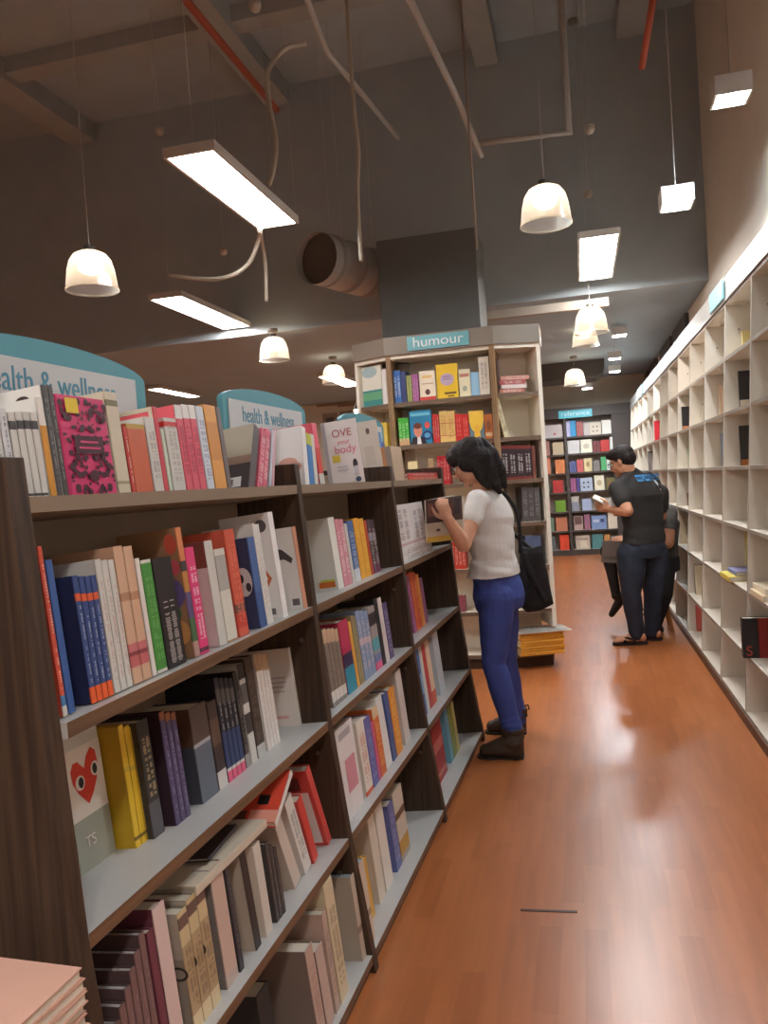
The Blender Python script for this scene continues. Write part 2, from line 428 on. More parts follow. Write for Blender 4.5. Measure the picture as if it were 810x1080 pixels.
b = MB(); b.tube([(0, 0, 0), (.22, .7, .02)], [.22, .22], mat((176, 174, 170), 0.55, noise=.1), 24, caps=False)
for k in range(3):
    b.tube([(.05 + .11 * k, .12 + .27 * k, 0), (.058 + .11 * k, .14 + .27 * k, 0)], .228, mat((160, 158, 154), 0.55), 24)
b.build('duct_tube', t, smooth=True)
for k in (.1, .8):
    for s in (-1, 1):
        q = MB(); q.tube([(.22 * k + s * .2, .7 * k, .1), (.22 * k + s * .2, .7 * k, ZC - t.location.z)], .003, CONDUIT, 6); q.build('hanger_rod', t)
b = MB(); b.tube([(.02, .05, 0), (.03, .07, 0)], .215, mat((96, 90, 84), .6), 24); b.build('end_damper', t)
for px, py, Y, lab in [(269, 6, 4.6, 'small white ceiling sensor near the top edge above the red pipe'), (168, 138, 6.2, 'small pale ceiling sensor beside the large panel light'),
        (622, 136, 6.2, 'small white ceiling sensor above the aisle, higher of two'), (620, 204, 6.9, 'small white ceiling sensor above the aisle, lower of two'), (236, 265, 6.8, 'small pale ceiling sensor between the two panel lights')]:
    c = at(px, py, Y); t = thing('ceiling_sensor', lab, 'sensor', Matrix.Translation(c), 'small ceiling sensors')
    b = MB(); b.lathe([(0, -.035), (.025, -.03), (.036, -.01), (.036, .02), (0, .02)], mat((176, 166, 152), .5), 16); b.build('sensor_head', t, smooth=True)
    b = MB(); b.tube([(0, 0, .02), (0, 0, ZC - c.z)], .003, CONDUIT, 6); b.build('stem', t)

# ------------------------------------------------------------------ the long dark bookshelf (double sided, fronts slanted)
GA = math.atan(.035); GC, GS = math.cos(GA), math.sin(GA)
GM = Matrix.Translation((0, 2.2, 0)) @ Matrix.Rotation(-GA, 4, 'Z')
def gx(z):                                     # slanted front line
    for (z0, x0), (z1, x1) in zip(GPROF, GPROF[1:]):
        if z <= z1:
            return x0 + (x1 - x0) * (z - z0) / (z1 - z0)
    return GPROF[-1][1]
GPROF = [(0, -.672), (.41, -.73), (.75, -.768), (1.08, -.788), (1.52, -.817)]
GMID = -1.02; TILT = .09
SHZ = [1.462, 1.10, .755, .405, .055]
DW = wood((60, 44, 34), (88, 66, 50), 2, 10, .5); DWP = wood((54, 41, 32), (80, 61, 47), 2, 10, .5)
EDGE = wood((98, 73, 54), (126, 94, 68), 1, 8, .5); TOPW = mat((190, 188, 184), .35, noise=.03)
TAUPE = mat((138, 118, 98), .6, noise=.05)
shelf = thing('bookshelf', 'long dark wood double-sided bookshelf with white slanted shelves along the aisle', 'bookshelf', GM)
def upright(y0, y1, m):
    b = MB()
    fr = [(gx(z), z) for z in (0.0, .2, .41, .75, 1.08, 1.3, 1.525)]
    out = [(2 * GMID - x, z) for x, z in fr]
    pts = [(x, y0, z) for x, z in fr] + [(x, y0, z) for x, z in reversed(out)]
    b.prism(pts, (0, y1 - y0, 0), m); return b
upright(-1.185, -1.14, DWP).build('end_panel', shelf, bevel=.002)
for y in (-.0175, 1.0325):
    upright(y, y + .035, DWP).build('divider', shelf, bevel=.002)
upright(2.0825, 2.13, DWP).build('end_panel', shelf, bevel=.002)
BAYS = [(-1.14, -.0175), (.0175, 1.0325), (1.0675, 2.0825)]
for (y0, y1) in BAYS:
    b = MB(); b.box(GMID - .008, GMID + .008, y0, y1, .05, 1.5, TAUPE); b.build('back_panel', shelf)
    for k, z in enumerate(SHZ):
        b = MB(); xf = gx(z) + .0; dz = TILT * (xf - GMID - .01); th = .026
        xb = GMID + .01
        for s in (1, -1):
            X = (lambda x: x) if s == 1 else (lambda x: 2 * GMID - x)
            pts = [(X(xf), y0, z - th), (X(xf), y1, z - th), (X(xb), y1, z - th - dz), (X(xb), y0, z - th - dz),
                   (X(xf), y0, z), (X(xf), y1, z), (X(xb), y1, z - dz), (X(xb), y0, z - dz)]
            if s == -1:
                pts = [pts[i] for i in (1, 0, 3, 2, 5, 4, 7, 6)]
            if k == 1 and y0 < -1 and s == 1:                # this board sits a little proud next to the end panel
                for q in (0, 4):
                    pts[q] = (pts[q][0] + .012, pts[q][1], pts[q][2] - .002)
            b.hexa(pts, dict(all=TOPW if k else TAUPE, y0=EDGE, bottom=mat((150, 128, 104), .6)) if k else dict(all=TAUPE, y0=TAUPE))
        b.build('shelf', shelf)
    b = MB()
    b.box(gx(0) - .045, gx(0) - .02, y0, y1, .0, .05, DW); b.box(2 * GMID - gx(0) + .02, 2 * GMID - gx(0) + .045, y0, y1, 0, .05, DW)
    b.build('kick_plate', shelf)
SCREW = mat((120, 106, 92), .4, metal=.6)
for y in (-.0175, 1.0325):
    for z in (1.0, .66, .70, .30, .34):
        b = MB(); x = gx(z) - .05; b.tube([(x, y, z), (x, y - .004, z)], .007, SCREW, 12); b.build('shelf_pin', shelf)

TEAL = mat((84, 148, 158), .5, noise=.04)
SIGNW = mat((196, 196, 194), .5, noise=.02)
def arch_sign(yc, label):
    t = thing('arch_sign', label, 'sign', GM @ Matrix.Translation((GMID + .03, yc, 1.43)), 'arched section signs on the bookshelf')
    b = MB(); w = .325
    pts = [(0, -w, .0), (0, w, .0)] + [(0, w * math.cos(a), .298 + .048 * math.sin(a)) for a in [i * math.pi / 24 for i in range(25)]]
    b.prism([(x, y, z) for x, y, z in pts], (-.018, 0, 0), TEAL); b.build('arch_board', t)
    b = MB(); b.box(.0005, .004, -w + .03, w - .045, .0, .30, SIGNW); pl = b.build('name_plate', t)
    text_obj('lettering', 'health & wellness', .068, flat((78, 138, 160)), pl, axes((.0045, -.005, .257), (0, 1, 0), (0, 0, 1), (1, 0, 0)), squeeze=.86)
arch_sign(-.83, 'teal arched sign reading health & wellness on the bookshelf, beside the end panel')
arch_sign(.22, 'small teal arched sign with white plate behind leaning books, mid bookshelf')
arch_sign(1.27, 'distant teal arched sign barely showing above the white cover with a woman figure')
# ------------------------------------------------------------------ books
PAGE = mat((214, 204, 186), .8, noise=.08, scale=400)
ORD = ['first', 'second', 'third', 'fourth', 'fifth', 'sixth', 'seventh', 'eighth']
NUM = ['', 'one', 'two', 'three', 'four', 'five', 'six', 'seven', 'eight']
LABELS = {}
rng = random.Random(11)
def book(label, group, M, t, h, d, col, top=None, bands=(), txt=None, cov=None, art=(), front=False, detail=True, back=None, tx=None):
    """spine books: spine on x=0 facing +x, left cover on y=0 facing -y. front=True: spine on x=0 facing -x, cover facing -y."""
    assert label not in LABELS, label
    nw = len(label.replace('-', '').split()); assert 4 <= nw <= 16, (nw, label)
    LABELS[label] = 1
    cm = mat(col, .42, noise=.03, scale=12) if not isinstance(col, bpy.types.Material) else col
    cvm = mat(cov, .42, noise=.03, scale=12) if cov else cm
    g = 1 if front else -1                                   # direction from the spine into the book
    th = min(.0022, t * .2)
    def X(x):
        return g * x
    b = MB()
    def bx(x0, x1, y0, y1, z0, z1, m):
        a, c = sorted((X(x0), X(x1))); b.box(a, c, y0, y1, z0, z1, m)
    bx(0, d, 0, th, 0, h, cvm); bx(0, d, t - th, t, 0, h, cvm if back is None else back)
    cuts = sorted([(f0, f1, c) for f0, f1, c in bands]); z = 0; segs = []
    for f0, f1, c in cuts:
        if f0 > z + 1e-6:
            segs.append((z, f0, cm))
        segs.append((f0, f1, mat(c, .42, noise=.03, scale=12))); z = f1
    if z < 1 - 1e-6:
        segs.append((z, 1, cm))
    for f0, f1, m in segs:
        c_ = min(.0022, t * .22); q0, q1 = X(th), X(-.0014); qm = X(-.0001)
        ring = [(q0, 0), (qm, 0), (q1, c_), (q1, t - c_), (qm, t), (q0, t)]
        if not front:
            ring = ring[::-1]
        b.prism([(x, y, f0 * h) for x, y in ring][::-1], (0, 0, (f1 - f0) * h), m)
    def letters(m):
        q = MB(); e = -.0019
        z = h * rng.uniform(.12, .2); zt = h * rng.uniform(.8, .9); w = t * .13
        if tx:
            z, zt = h * tx[0], h * tx[1]
        rows = 1 if t < .022 else 2
        while z < zt:
            L = h * rng.uniform(.01, .02)
            for r in range(rows):
                c = t * (.5 if rows == 1 else (.33, .67)[r]); s = w * rng.uniform(.6, 1.1)
                if rng.random() < .85:
                    y0, y1 = c - s, c + s
                    P = [(X(e), y0, z), (X(e), y1, z), (X(e), y1, z + L * .6), (X(e), y0, z + L * .6)]
                    q.poly(P if not front else P[::-1], m)
            z += L
            if rng.random() < .12:
                z += h * .03
        return q
    def arts(q):
        k = 0
        for a in art:
            k += 1; y = -.0006 - min(.0003, .003 / max(1, len(art))) * k
            U = lambda s, v: (X((1 - s) * d if not front else s * d), y, v * h)
            if a[0] == 'r':
                P = [U(a[1], a[2]), U(a[3], a[2]), U(a[3], a[4]), U(a[1], a[4])]
            elif a[0] == 'e':
                P = [U(a[1] + a[3] * math.cos(i * math.pi / 10), a[2] + a[4] * math.sin(i * math.pi / 10)) for i in range(20)]
            else:
                P = [U(*p) for p in a[1]]
            q.poly(P, flat(a[-1]))
    if not detail:                                            # tiny in the photo: one mesh
        bx(th, d - .002, th, t - th, .002, h - .003, PAGE)
        if txt:
            q = letters(flat(txt)); n = len(b.v); b.v += q.v; b.f += [tuple(n + i for i in f) for f in q.f]; b.m += [b.mi(flat(txt))] * len(q.f)
        arts(b)
        o = b.build('book'); o.matrix_world = M; tag(o, label, 'book', group); return o
    o = thing('book', label, 'book', M, group)
    cv = b.build('cover', o)
    p = MB(); a, c = sorted((X(th), X(d - .004))); p.box(a, c, th, t - th, .003, h - .004, top or PAGE); p.build('pages', o)
    if txt:
        letters(flat(txt)).build('spine_lettering', cv)
    if art:
        q = MB(); arts(q); q.build('cover_picture', cv)
    return o

def on_shelf(k, y, sb=0.0):
    z = SHZ[k]; x = gx(z) - sb
    return Vector((x, y, z - TILT * sb))
def solve_y(k, px, sb):
    lo, hi = -1.9, 2.6
    for _ in range(40):
        mid = (lo + hi) / 2
        if proj(GM @ on_shelf(k, mid, sb))[0] < px:
            lo = mid
        else:
            hi = mid
    return lo
RTILT = Matrix.Rotation(-TILT, 4, 'Y')
UPV = RTILT @ Vector((0, 0, 1))
def solve_h(P, ytop):
    lo, hi = .05, .6
    for _ in range(30):
        mid = (lo + hi) / 2
        if proj(GM @ (P + UPV * mid))[1] > ytop:
            lo = mid
        else:
            hi = mid
    return lo
BAYN = ['end-panel bay', 'middle bay', 'bay nearest the woman']
BAYN[2] = 'bay beside the woman'
SHN = ['top shelf', 'second shelf', 'third shelf', 'fourth shelf', 'bottom shelf']
def plural(s):
    for a, b_ in (('paperback', 'paperbacks'), ('magazine', 'magazines'), ('hardback', 'hardbacks'), ('book', 'books'), ('volume', 'volumes')):
        if a in s:
            return s.replace(a, b_, 1)
    return s + 's'
_r = random.Random(3); DAMASK = []
for _i in range(75):
    _s, _v, _a, _b = _r.uniform(.03, .47), _r.uniform(.03, .97), _r.uniform(.02, .06), _r.uniform(.012, .034)
    for _q in (_s, 1 - _s):
        DAMASK.append(('e', _q, _v, _a, _b, (70, 24, 40)))
DAMASK += [('r', .2, .42, .82, .6, (70, 24, 40)), ('r', .28, .47, .74, .49, (206, 58, 108)), ('r', .32, .53, .7, .55, (206, 58, 108)), ('e', .52, .2, .1, .06, (70, 24, 40)), ('r', .12, .82, .38, .97, (222, 190, 40))]
def row(bay, k, items, sb0):
    loc = '%s of %s' % (SHN[k], BAYN[bay]); grp = 'books on the %s, %s' % (SHN[k], BAYN[bay])
    for it in items:
        x0, x1, yt, col, desc = it[:5]; o = dict(it[5]) if len(it) > 5 else {}
        n = o.pop('n', 1); sb = o.pop('sb', sb0); lean = o.pop('lean', 0); d = o.pop('d', None); face = o.pop('face', 0); hh = o.pop('h', None); plain = o.pop('full', None)
        lift = o.pop('lift', 0)
        y0 = solve_y(k, x0, sb); y1 = solve_y(k, x1, sb)
        for i in range(n):
            ya = y0 + (y1 - y0) * i / n; yb = y0 + (y1 - y0) * (i + 1) / n
            P = on_shelf(k, ya, sb); h = hh or solve_h(P, yt + (i - (n - 1) / 2) * o.get('step', 0))
            lab = '%s, %s' % (desc, loc) if n == 1 else '%s of %s %s, %s' % (ORD[i], NUM[n], plural(desc), loc)
            if plain:
                lab = plain
            kw = {q: v for q, v in o.items() if q != 'step'}
            if lift:
                P = P + UPV * lift
            if face:                                           # cover turned to the aisle
                t = face; L = yb - ya
                M = GM @ Matrix.Translation(P) @ RTILT @ Matrix.Rotation(math.pi / 2, 4, 'Z') 
                book(lab, grp, M, t, h, L, col, front=True, **kw)
            else:
                dd = d or min(.15, h * .66)
                dd = min(dd, (P.x - GMID - .02) / 1.0)
                M = GM @ Matrix.Translation(P) @ RTILT @ Matrix.Rotation(-lean, 4, 'X')
                book(lab, grp, M, (yb - ya) - (.0022 if n > 1 else .0008), h * rng.uniform(.99, 1.0), dd, col, **kw)

W = (204, 199, 190); CREAM = (204, 191, 166); BLK = (38, 34, 34)
# --- end-panel bay, top shelf
row(0, 0, [
    (3, 12, 424, W, 'tall white paperback beside the end panel', dict(txt=(120, 116, 112))),
    (13, 21, 430, (206, 204, 204), 'pale grey paperback near the end panel', dict(txt=(110, 108, 106))),
    (22, 53, 434, W, 'white paperback with black emblem on spine', dict(n=4, bands=[(.80, .90, (70, 66, 66)), (.03, .06, (60, 56, 56))], tx=(.3, .7))),
    (54, 61, 418, (206, 142, 50), 'orange paperback with white top half', dict(bands=[(.72, 1, (222, 214, 204))], cov=(222, 216, 208))),
    (61, 74, 405, (74, 70, 68), 'tall charcoal hardback with flecked lettering', dict(n=2, txt=(150, 144, 138), cov=(224, 218, 210), art=[('r', .35, .05, .98, .5, (208, 140, 46)), ('r', .2, .0, .98, .1, (160, 160, 160)), ('e', .7, .82, .14, .08, (150, 96, 78)), ('e', .7, .88, .12, .05, (60, 46, 42)), ('r', 0, .6, .3, .63, (80, 160, 180))])),
    (76, 124, 415, (206, 58, 108), 'pink damask cover book with yellow sticker facing the aisle', dict(face=.022, full='bright pink damask cover book with yellow sticker on the top shelf', art=DAMASK)),
    (126, 139, 412, CREAM, 'cream spined hardback next to the pink damask cover', dict(bands=[(.86, .92, (120, 116, 84)), (.1, .13, (150, 140, 110))], txt=None)),
    (140, 144, 449, (190, 66, 58), 'slim red paperback', dict(txt=(230, 220, 210))),
    (144, 163, 446, (196, 96, 62), 'thick brick-orange boxed hardback', dict(bands=[(.93, 1, (186, 150, 70))], d=.15)),
    (164, 174, 439, W, 'white paperback between brick-orange box and dark red book', dict(txt=(150, 140, 140))),
    (174, 179, 428, (196, 70, 80), 'dark pink hardback with pale cream border', dict(cov=(226, 92, 104), d=.17, art=[('r', 0, .95, 1, 1, CREAM), ('r', .94, 0, 1, 1, CREAM)])),
    (179.5, 183, 452, (196, 206, 186), 'thin pale green paperback', {}),
    (184, 197, 440, W, 'white paperback with red top label and dark figure', dict(art=[('r', .5, .88, 1, .95, (200, 60, 56)), ('e', .8, .35, .12, .2, (70, 60, 56))], bands=[(.88, .95, (200, 60, 56))], txt=(170, 160, 155))),
    (197.5, 219, 426, (216, 92, 108), 'rose pink paperback with black-lettered white head', dict(n=3, bands=[(.84, 1, (226, 222, 216))], txt=(150, 50, 66), tx=(.2, .75), cov=(226, 96, 108))),
    (219.5, 227, 428, (206, 212, 220), 'pale blue-white paperback', dict(txt=(130, 130, 150))),
    (228, 240, 426, (222, 158, 82), 'thick orange-yellow book with grey side label', dict(bands=[(.35, .8, (206, 140, 70))])),
    (240.5, 245, 429, (112, 100, 98), 'slim grey book next to the orange-yellow one', {}),
    (262, 268, 440, (92, 84, 84), 'big charcoal hardback leaning over with dark photo cover', dict(lean=.5, h=.205, cov=(170, 160, 140), d=.16, art=[('r', 0, 0, 1, .4, (60, 50, 50)), ('r', .25, .05, .85, .2, (222, 220, 216)), ('r', .4, .08, .7, .17, (120, 116, 116)), ('r', 0, .4, 1, .52, (150, 120, 104))])),
    (271, 281, 440, (206, 96, 116), 'pink paperback leaning against the charcoal hardback', dict(lean=.5, h=.195, n=2, txt=(240, 214, 214))),
    (283.5, 286, 446, (196, 196, 206), 'pale grey leaning paperback before the divider', dict(lean=.46, h=.19)),
    (287, 289, 442, (222, 170, 176), 'soft pink slim leaning paperback before the divider', dict(lean=.42, h=.19)),
], .03)
row(1, 0, [
    (322, 326.5, 446, (232, 226, 222), 'white paperback with folded hands on its cover', dict(lean=.2, art=[('e', .6, .4, .25, .1, (214, 160, 140)), ('e', .75, .33, .2, .08, (206, 146, 128))])),
    (327, 332, 454, (62, 122, 182), 'blue paperback with lime green head', dict(lean=.2, bands=[(.78, 1, (186, 186, 60))])),
    (332.5, 336, 456, W, 'slim white paperback leaning on the red one', dict(lean=.15)),
    (338, 343, 446, (226, 92, 110), 'pink and red paperback with white foot', dict(bands=[(0, .18, W), (.18, .6, (206, 66, 56))])),
], .02)
# cover-out display books in the middle bay
def display(bay, k, px, ytop, w, t, yaw, col, label, sb=.04, **kw):
    y = solve_y(k, px, sb); P = on_shelf(k, y, sb); h = solve_h(P, ytop)
    M = GM @ Matrix.Translation(P) @ RTILT @ Matrix.Rotation(yaw, 4, 'Z')
    return book(label, 'books on the %s, %s' % (SHN[k], BAYN[bay]), M, t, h, w, col, front=True, **kw)
o = display(1, 0, 348, 447, .135, .012, .12, (228, 220, 216), 'white cover with pink script and a woman figure, facing out on top shelf', sb=.125,
        art=[('r', 0, 0, .11, 1, (176, 168, 168)), ('r', .2, .36, .42, .47, (214, 190, 70)), ('e', .82, .3, .07, .08, (60, 50, 56)), ('p', [(.76, .12), (.9, .12), (.88, .27), (.78, .27)], (206, 196, 200)), ('e', .85, .06, .08, .04, (70, 80, 110)), ('r', .3, .22, .62, .24, (190, 186, 190)), ('r', .3, .27, .6, .29, (190, 186, 190))])
cv = [c for c in o.children if c.name.startswith('cover')][0]
for s, u, v, sz, c in (('OVE', .56, .80, .040, (180, 92, 96)), ('your', .58, .665, .026, (214, 130, 140)), ('body', .6, .545, .042, (214, 120, 134))):
    H = max(q[2] for q in cv.bound_box)
    text_obj('title_lettering', s, sz, flat(c), cv, axes((u * .135, -.0026, v * H), (1, 0, 0), (0, 0, 1), (0, -1, 0)), .0004)
display(1, 0, 386, 446, .085, .012, .12, (216, 204, 190), 'beige cover with small figure, tucked behind the white woman cover', sb=.118, art=[('e', .5, .84, .1, .05, (110, 90, 84)), ('r', .2, .3, .7, .6, (206, 192, 178))])
row(1, 0, [(405, 409.5, 455, (66, 128, 186), 'blue paperback with red foot', dict(bands=[(0, .25, (200, 70, 84))])),
           (410, 412, 466, (110, 100, 150), 'slim violet paperback', {})], .105)
row(2, 0, [(417, 428, 470, (196, 170, 142), 'peach and grey hardback standing', dict(cov=(222, 160, 112), art=[('p', [(0, 0), (.5, .5), (0, 1)], (236, 178, 128)), ('r', .75, 0, 1, 1, (176, 160, 150))]))], .04)
# --- end-panel bay, second shelf
row(0, 1, [
    (67, 72, 575, (206, 84, 62), 'slim red-orange paperback beside the end panel', dict(bands=[(0, .06, (210, 200, 190)), (.06, .12, (70, 120, 170))], txt=(230, 200, 190))),
    (73, 80, 590, (60, 92, 150), 'blue paperback behind the slim red-orange one', dict(sb=.02)),
    (97, 121, 607, (58, 76, 126), 'navy paperback with orange foot', dict(n=4, bands=[(0, .125, (226, 94, 46)), (.80, .86, (216, 92, 52))], txt=(176, 186, 206), tx=(.16, .76), cov=(40, 44, 74))),
    (121.5, 141, 590, W, 'white paperback with red-grey lettering', dict(n=3, txt=(190, 150, 140), tx=(.1, .85))),
    (141.5, 161, 576, (206, 166, 136), 'thick beige volume printed with pink lips', dict(n=2, bands=[(.12, .2, (190, 100, 100)), (.2, .23, (140, 66, 70)), (.23, .29, (196, 112, 112)), (.6, .66, (176, 130, 100))], cov=(196, 152, 122))),
    (161.5, 166, 588, (222, 214, 204), 'slim white book beside the lips volumes', {}),
    (166.5, 177, 591, (76, 142, 62), 'bright green hardback', dict(bands=[(.97, 1, W), (0, .03, W)], txt=(110, 170, 96))),
    (178, 197, 590, (42, 36, 36), 'black hardback with white spine script', dict(txt=(170, 160, 156), tx=(.04, .6))),
    (206, 211.5, 556, (150, 110, 80), 'tall hardback with colourful floral painting', dict(bands=[(0, .12, (180, 140, 130)), (.12, .3, (74, 104, 70)), (.3, .5, (96, 80, 120)), (.5, .66, (190, 130, 70)), (.66, .74, (70, 60, 60)), (.74, 1, (212, 130, 84))],
        art=[('e', .88, .88, .1, .08, (190, 80, 60)), ('e', .9, .7, .08, .06, (190, 80, 90)), ('e', .8, .5, .2, .12, (100, 84, 130)), ('e', .6, .35, .3, .1, (80, 120, 80)), ('e', .8, .2, .2, .1, (196, 140, 84))])),
    (212, 221, 577, (222, 62, 118), 'hot pink hardback with white lettering', dict(txt=(240, 200, 214), cov=(206, 150, 130), bands=[(.02, .06, (90, 40, 60))],
        art=[('e', .85, .86, .12, .1, (222, 140, 80)), ('e', .88, .7, .1, .08, (52, 46, 44)), ('e', .82, .58, .1, .07, (196, 90, 110)), ('e', .9, .5, .1, .09, (120, 90, 140)), ('e', .8, .38, .1, .08, (96, 80, 130)), ('e', .9, .33, .1, .07, (206, 140, 70)), ('e', .84, .2, .12, .08, (70, 110, 70)), ('e', .9, .08, .1, .06, (200, 150, 140)), ('e', .94, .62, .05, .04, (90, 120, 70))])),
    (232, 240, 570, W, 'white paperback with pink and brown cover', dict(cov=(206, 176, 176), art=[('r', 0, .75, 1, 1, (120, 62, 54)), ('e', .5, .88, .2, .12, (216, 200, 190))])),
    (240.5, 251, 579, (212, 206, 192), 'cream paperback with tan foot block', dict(bands=[(.55, .93, (170, 164, 156)), (0, .02, (170, 130, 90))], cov=(186, 160, 120))),
    (253, 263, 558, (206, 92, 70), 'orange-red paperback with flame foot', dict(bands=[(.08, .22, (196, 70, 58)), (.22, .3, (110, 80, 70))], txt=(226, 120, 96))),
    (275, 282, 567, (76, 104, 154), 'blue hardback with white ball photo', dict(cov=(58, 62, 92), bands=[(.0, .4, (64, 90, 140))], art=[('e', .82, .52, .16, .16, (206, 200, 196)), ('e', .78, .56, .05, .05, (60, 56, 60)), ('e', .9, .46, .05, .05, (70, 64, 66))])),
    (282.5, 289, 552, (226, 220, 212), 'white magazine with grey edge lines', dict(n=3, txt=(170, 160, 160))),
    (299, 304, 540, (232, 228, 224), 'tall white magazine with orange hand drawing', dict(art=[('p', [(.68, .25), (.76, .27), (.9, .38), (.78, .48), (.76, .46), (.82, .38), (.7, .31)], (206, 110, 70)), ('e', .82, .88, .12, .06, (96, 88, 88)), ('r', .76, .04, .88, .1, (110, 104, 104))])),
    (321, 326, 555, (220, 160, 130), 'white magazine with black shoe drawing and peach spine', dict(cov=(228, 222, 216), art=[('p', [(.6, .76), (.72, .74), (.92, .62), (.88, .56), (.74, .62), (.6, .62)], (80, 70, 70)), ('r', .78, .05, .93, .13, (110, 104, 104))])),
], .018)
HEART = [(.5, .2), (.2, .42), (.06, .6), (.04, .78), (.14, .88), (.3, .88), (.5, .74), (.62, .9), (.8, 1.0), (.95, .92), (.98, .74), (.88, .5), (.7, .33)]
# --- end-panel bay, third shelf
row(0, 2, [
    (86, 122, 782, (196, 196, 184), 'grey and white cover with red heart facing the aisle', dict(sb=.16, face=.03, full='white and grey cover with red eyed heart facing the aisle, third shelf', art=[('r', 0, .38, 1, .9, (222, 214, 202)), ('r', 0, .0, 1, .38, (158, 160, 146)),
        ('p', [(.08 + s * .8, .36 + v * .5) for s, v in HEART], (204, 62, 46)), ('e', .32, .64, .13, .055, (222, 214, 204)), ('e', .34, .64, .07, .04, (30, 26, 26)), ('e', .76, .69, .12, .055, (222, 214, 204)), ('e', .75, .69, .065, .04, (30, 26, 26))])),
    (144, 161, 766, (226, 186, 52), 'yellow paperback with dark foot marks', dict(n=3, sb=.115, bands=[(.06, .09, (120, 96, 40)), (.62, .66, (206, 170, 60))], cov=(190, 152, 34), d=.13)),
    (162.5, 174, 762, (58, 54, 52), 'charcoal hardback with gold spine lettering', dict(sb=.1, txt=(186, 164, 120), tx=(.35, .85), bands=[(0, .3, (88, 86, 88))])),
    (186, 202, 752, (84, 72, 104), 'purple paperback with orange head', dict(n=3, bands=[(.93, 1, (150, 96, 66))], txt=(150, 140, 170), tx=(.1, .85), cov=(56, 40, 48))),
    (214, 231, 748, (98, 104, 114), 'thick slate book with brown photo top', dict(bands=[(.62, 1, (86, 70, 62)), (.58, .62, (170, 166, 166))], cov=(66, 66, 74), art=[('r', 0, .6, 1, 1, (92, 66, 50)), ('e', .5, .8, .3, .12, (60, 46, 40))])),
    (232, 241, 742, (70, 56, 50), 'dark brown hardback with white foot', dict(bands=[(0, .2, (206, 200, 192)), (.2, .5, (60, 46, 44)), (.5, .8, (96, 74, 62))])),
    (242, 260, 716, (40, 40, 50), 'slim black paperback with pink foot', dict(n=4, bands=[(0, .1, (222, 96, 128)), (.1, .13, W), (.13, .48, (52, 64, 100)), (.75, .9, (90, 84, 80))], txt=(190, 186, 180), tx=(.5, .75))),
    (260.5, 265, 710, (48, 42, 40), 'slim black paperback with silver foot', dict(bands=[(0, .14, (150, 146, 140))], txt=(120, 110, 104))),
    (266, 272, 702, (206, 200, 192), 'black and white photo spine paperback', dict(bands=[(.1, .3, W), (.3, .5, (70, 66, 64)), (.6, .8, (96, 90, 86)), (.85, 1, (50, 44, 42))])),
    (273, 281, 694, (72, 58, 50), 'brown hardback with white foot band', dict(bands=[(0, .1, (190, 186, 180)), (.1, .12, W)], txt=(110, 94, 82))),
    (283, 296, 690, (226, 218, 210), 'white paperback with tan head', dict(n=4, bands=[(.82, 1, (186, 150, 116))], txt=(206, 170, 166), tx=(.1, .7))),
    (316, 323, 683, (230, 224, 216), 'white magazine with faint grey table print', dict(cov=(222, 206, 188), art=[('r', 0, .0, 1, .82, (222, 212, 202)), ('r', .2, .5, .8, .52, (180, 174, 172)), ('r', .2, .56, .85, .58, (180, 174, 172)), ('r', .2, .62, .85, .64, (180, 174, 172)), ('r', .2, .44, .8, .46, (186, 180, 178)), ('r', .4, .1, .8, .14, (222, 170, 160))])),
], .085)
# --- end-panel bay, fourth shelf
row(0, 3, [
    (136, 176, 1034, (122, 92, 88), 'maroon-grey striped paperback', dict(n=6, step=-19, txt=(150, 120, 116), cov=(90, 70, 68), top=mat((196, 194, 192), .8, noise=.6, scale=60))),
    (177, 184, 984, (112, 58, 70), 'maroon hardback standing taller than the striped ones', {}),
    (185, 197, 960, (214, 188, 180), 'pale pink hardback with maroon edge', dict(cov=(110, 60, 74), txt=None)),
    (206, 234, 950, (204, 182, 140), 'cream hardback with brown castle mark', dict(n=3, step=-14, bands=[(.86, .96, (110, 84, 74)), (.0, .14, (216, 196, 156)), (.14, .72, (176, 150, 114))], txt=(130, 104, 84), tx=(.2, .68), cov=(150, 138, 122), art=[('r', 0, .62, 1, 1, (176, 164, 146)), ('e', .9, .5, .14, .06, (60, 54, 50)), ('e', .9, .5, .1, .04, (150, 138, 122))])),
    (240, 252, 918, (200, 172, 156), 'pinkish beige hardback with grey sides', dict(cov=(122, 114, 108), bands=[(0, .1, (190, 170, 160))])),
    (253.5, 258, 906, (62, 58, 60), 'slim charcoal paperback next to the beige hardback', dict(txt=(110, 106, 104))),
    (270, 276, 896, (58, 50, 48), 'dark spined hardback with beige cover, leaning', dict(cov=(186, 170, 152), lean=-.04)),
    (281, 288, 893, (206, 196, 182), 'cream paperback with black cover symbols', dict(cov=(206, 192, 176), art=[('e', .5, .7, .1, .06, (60, 50, 48)), ('e', .7, .72, .1, .06, (60, 50, 48)), ('e', .6, .62, .12, .04, (70, 58, 54))])),
    (292, 302, 893, (70, 64, 62), 'slim dark grey paperback', dict(n=3, txt=(120, 112, 108), step=3)),
], .03)
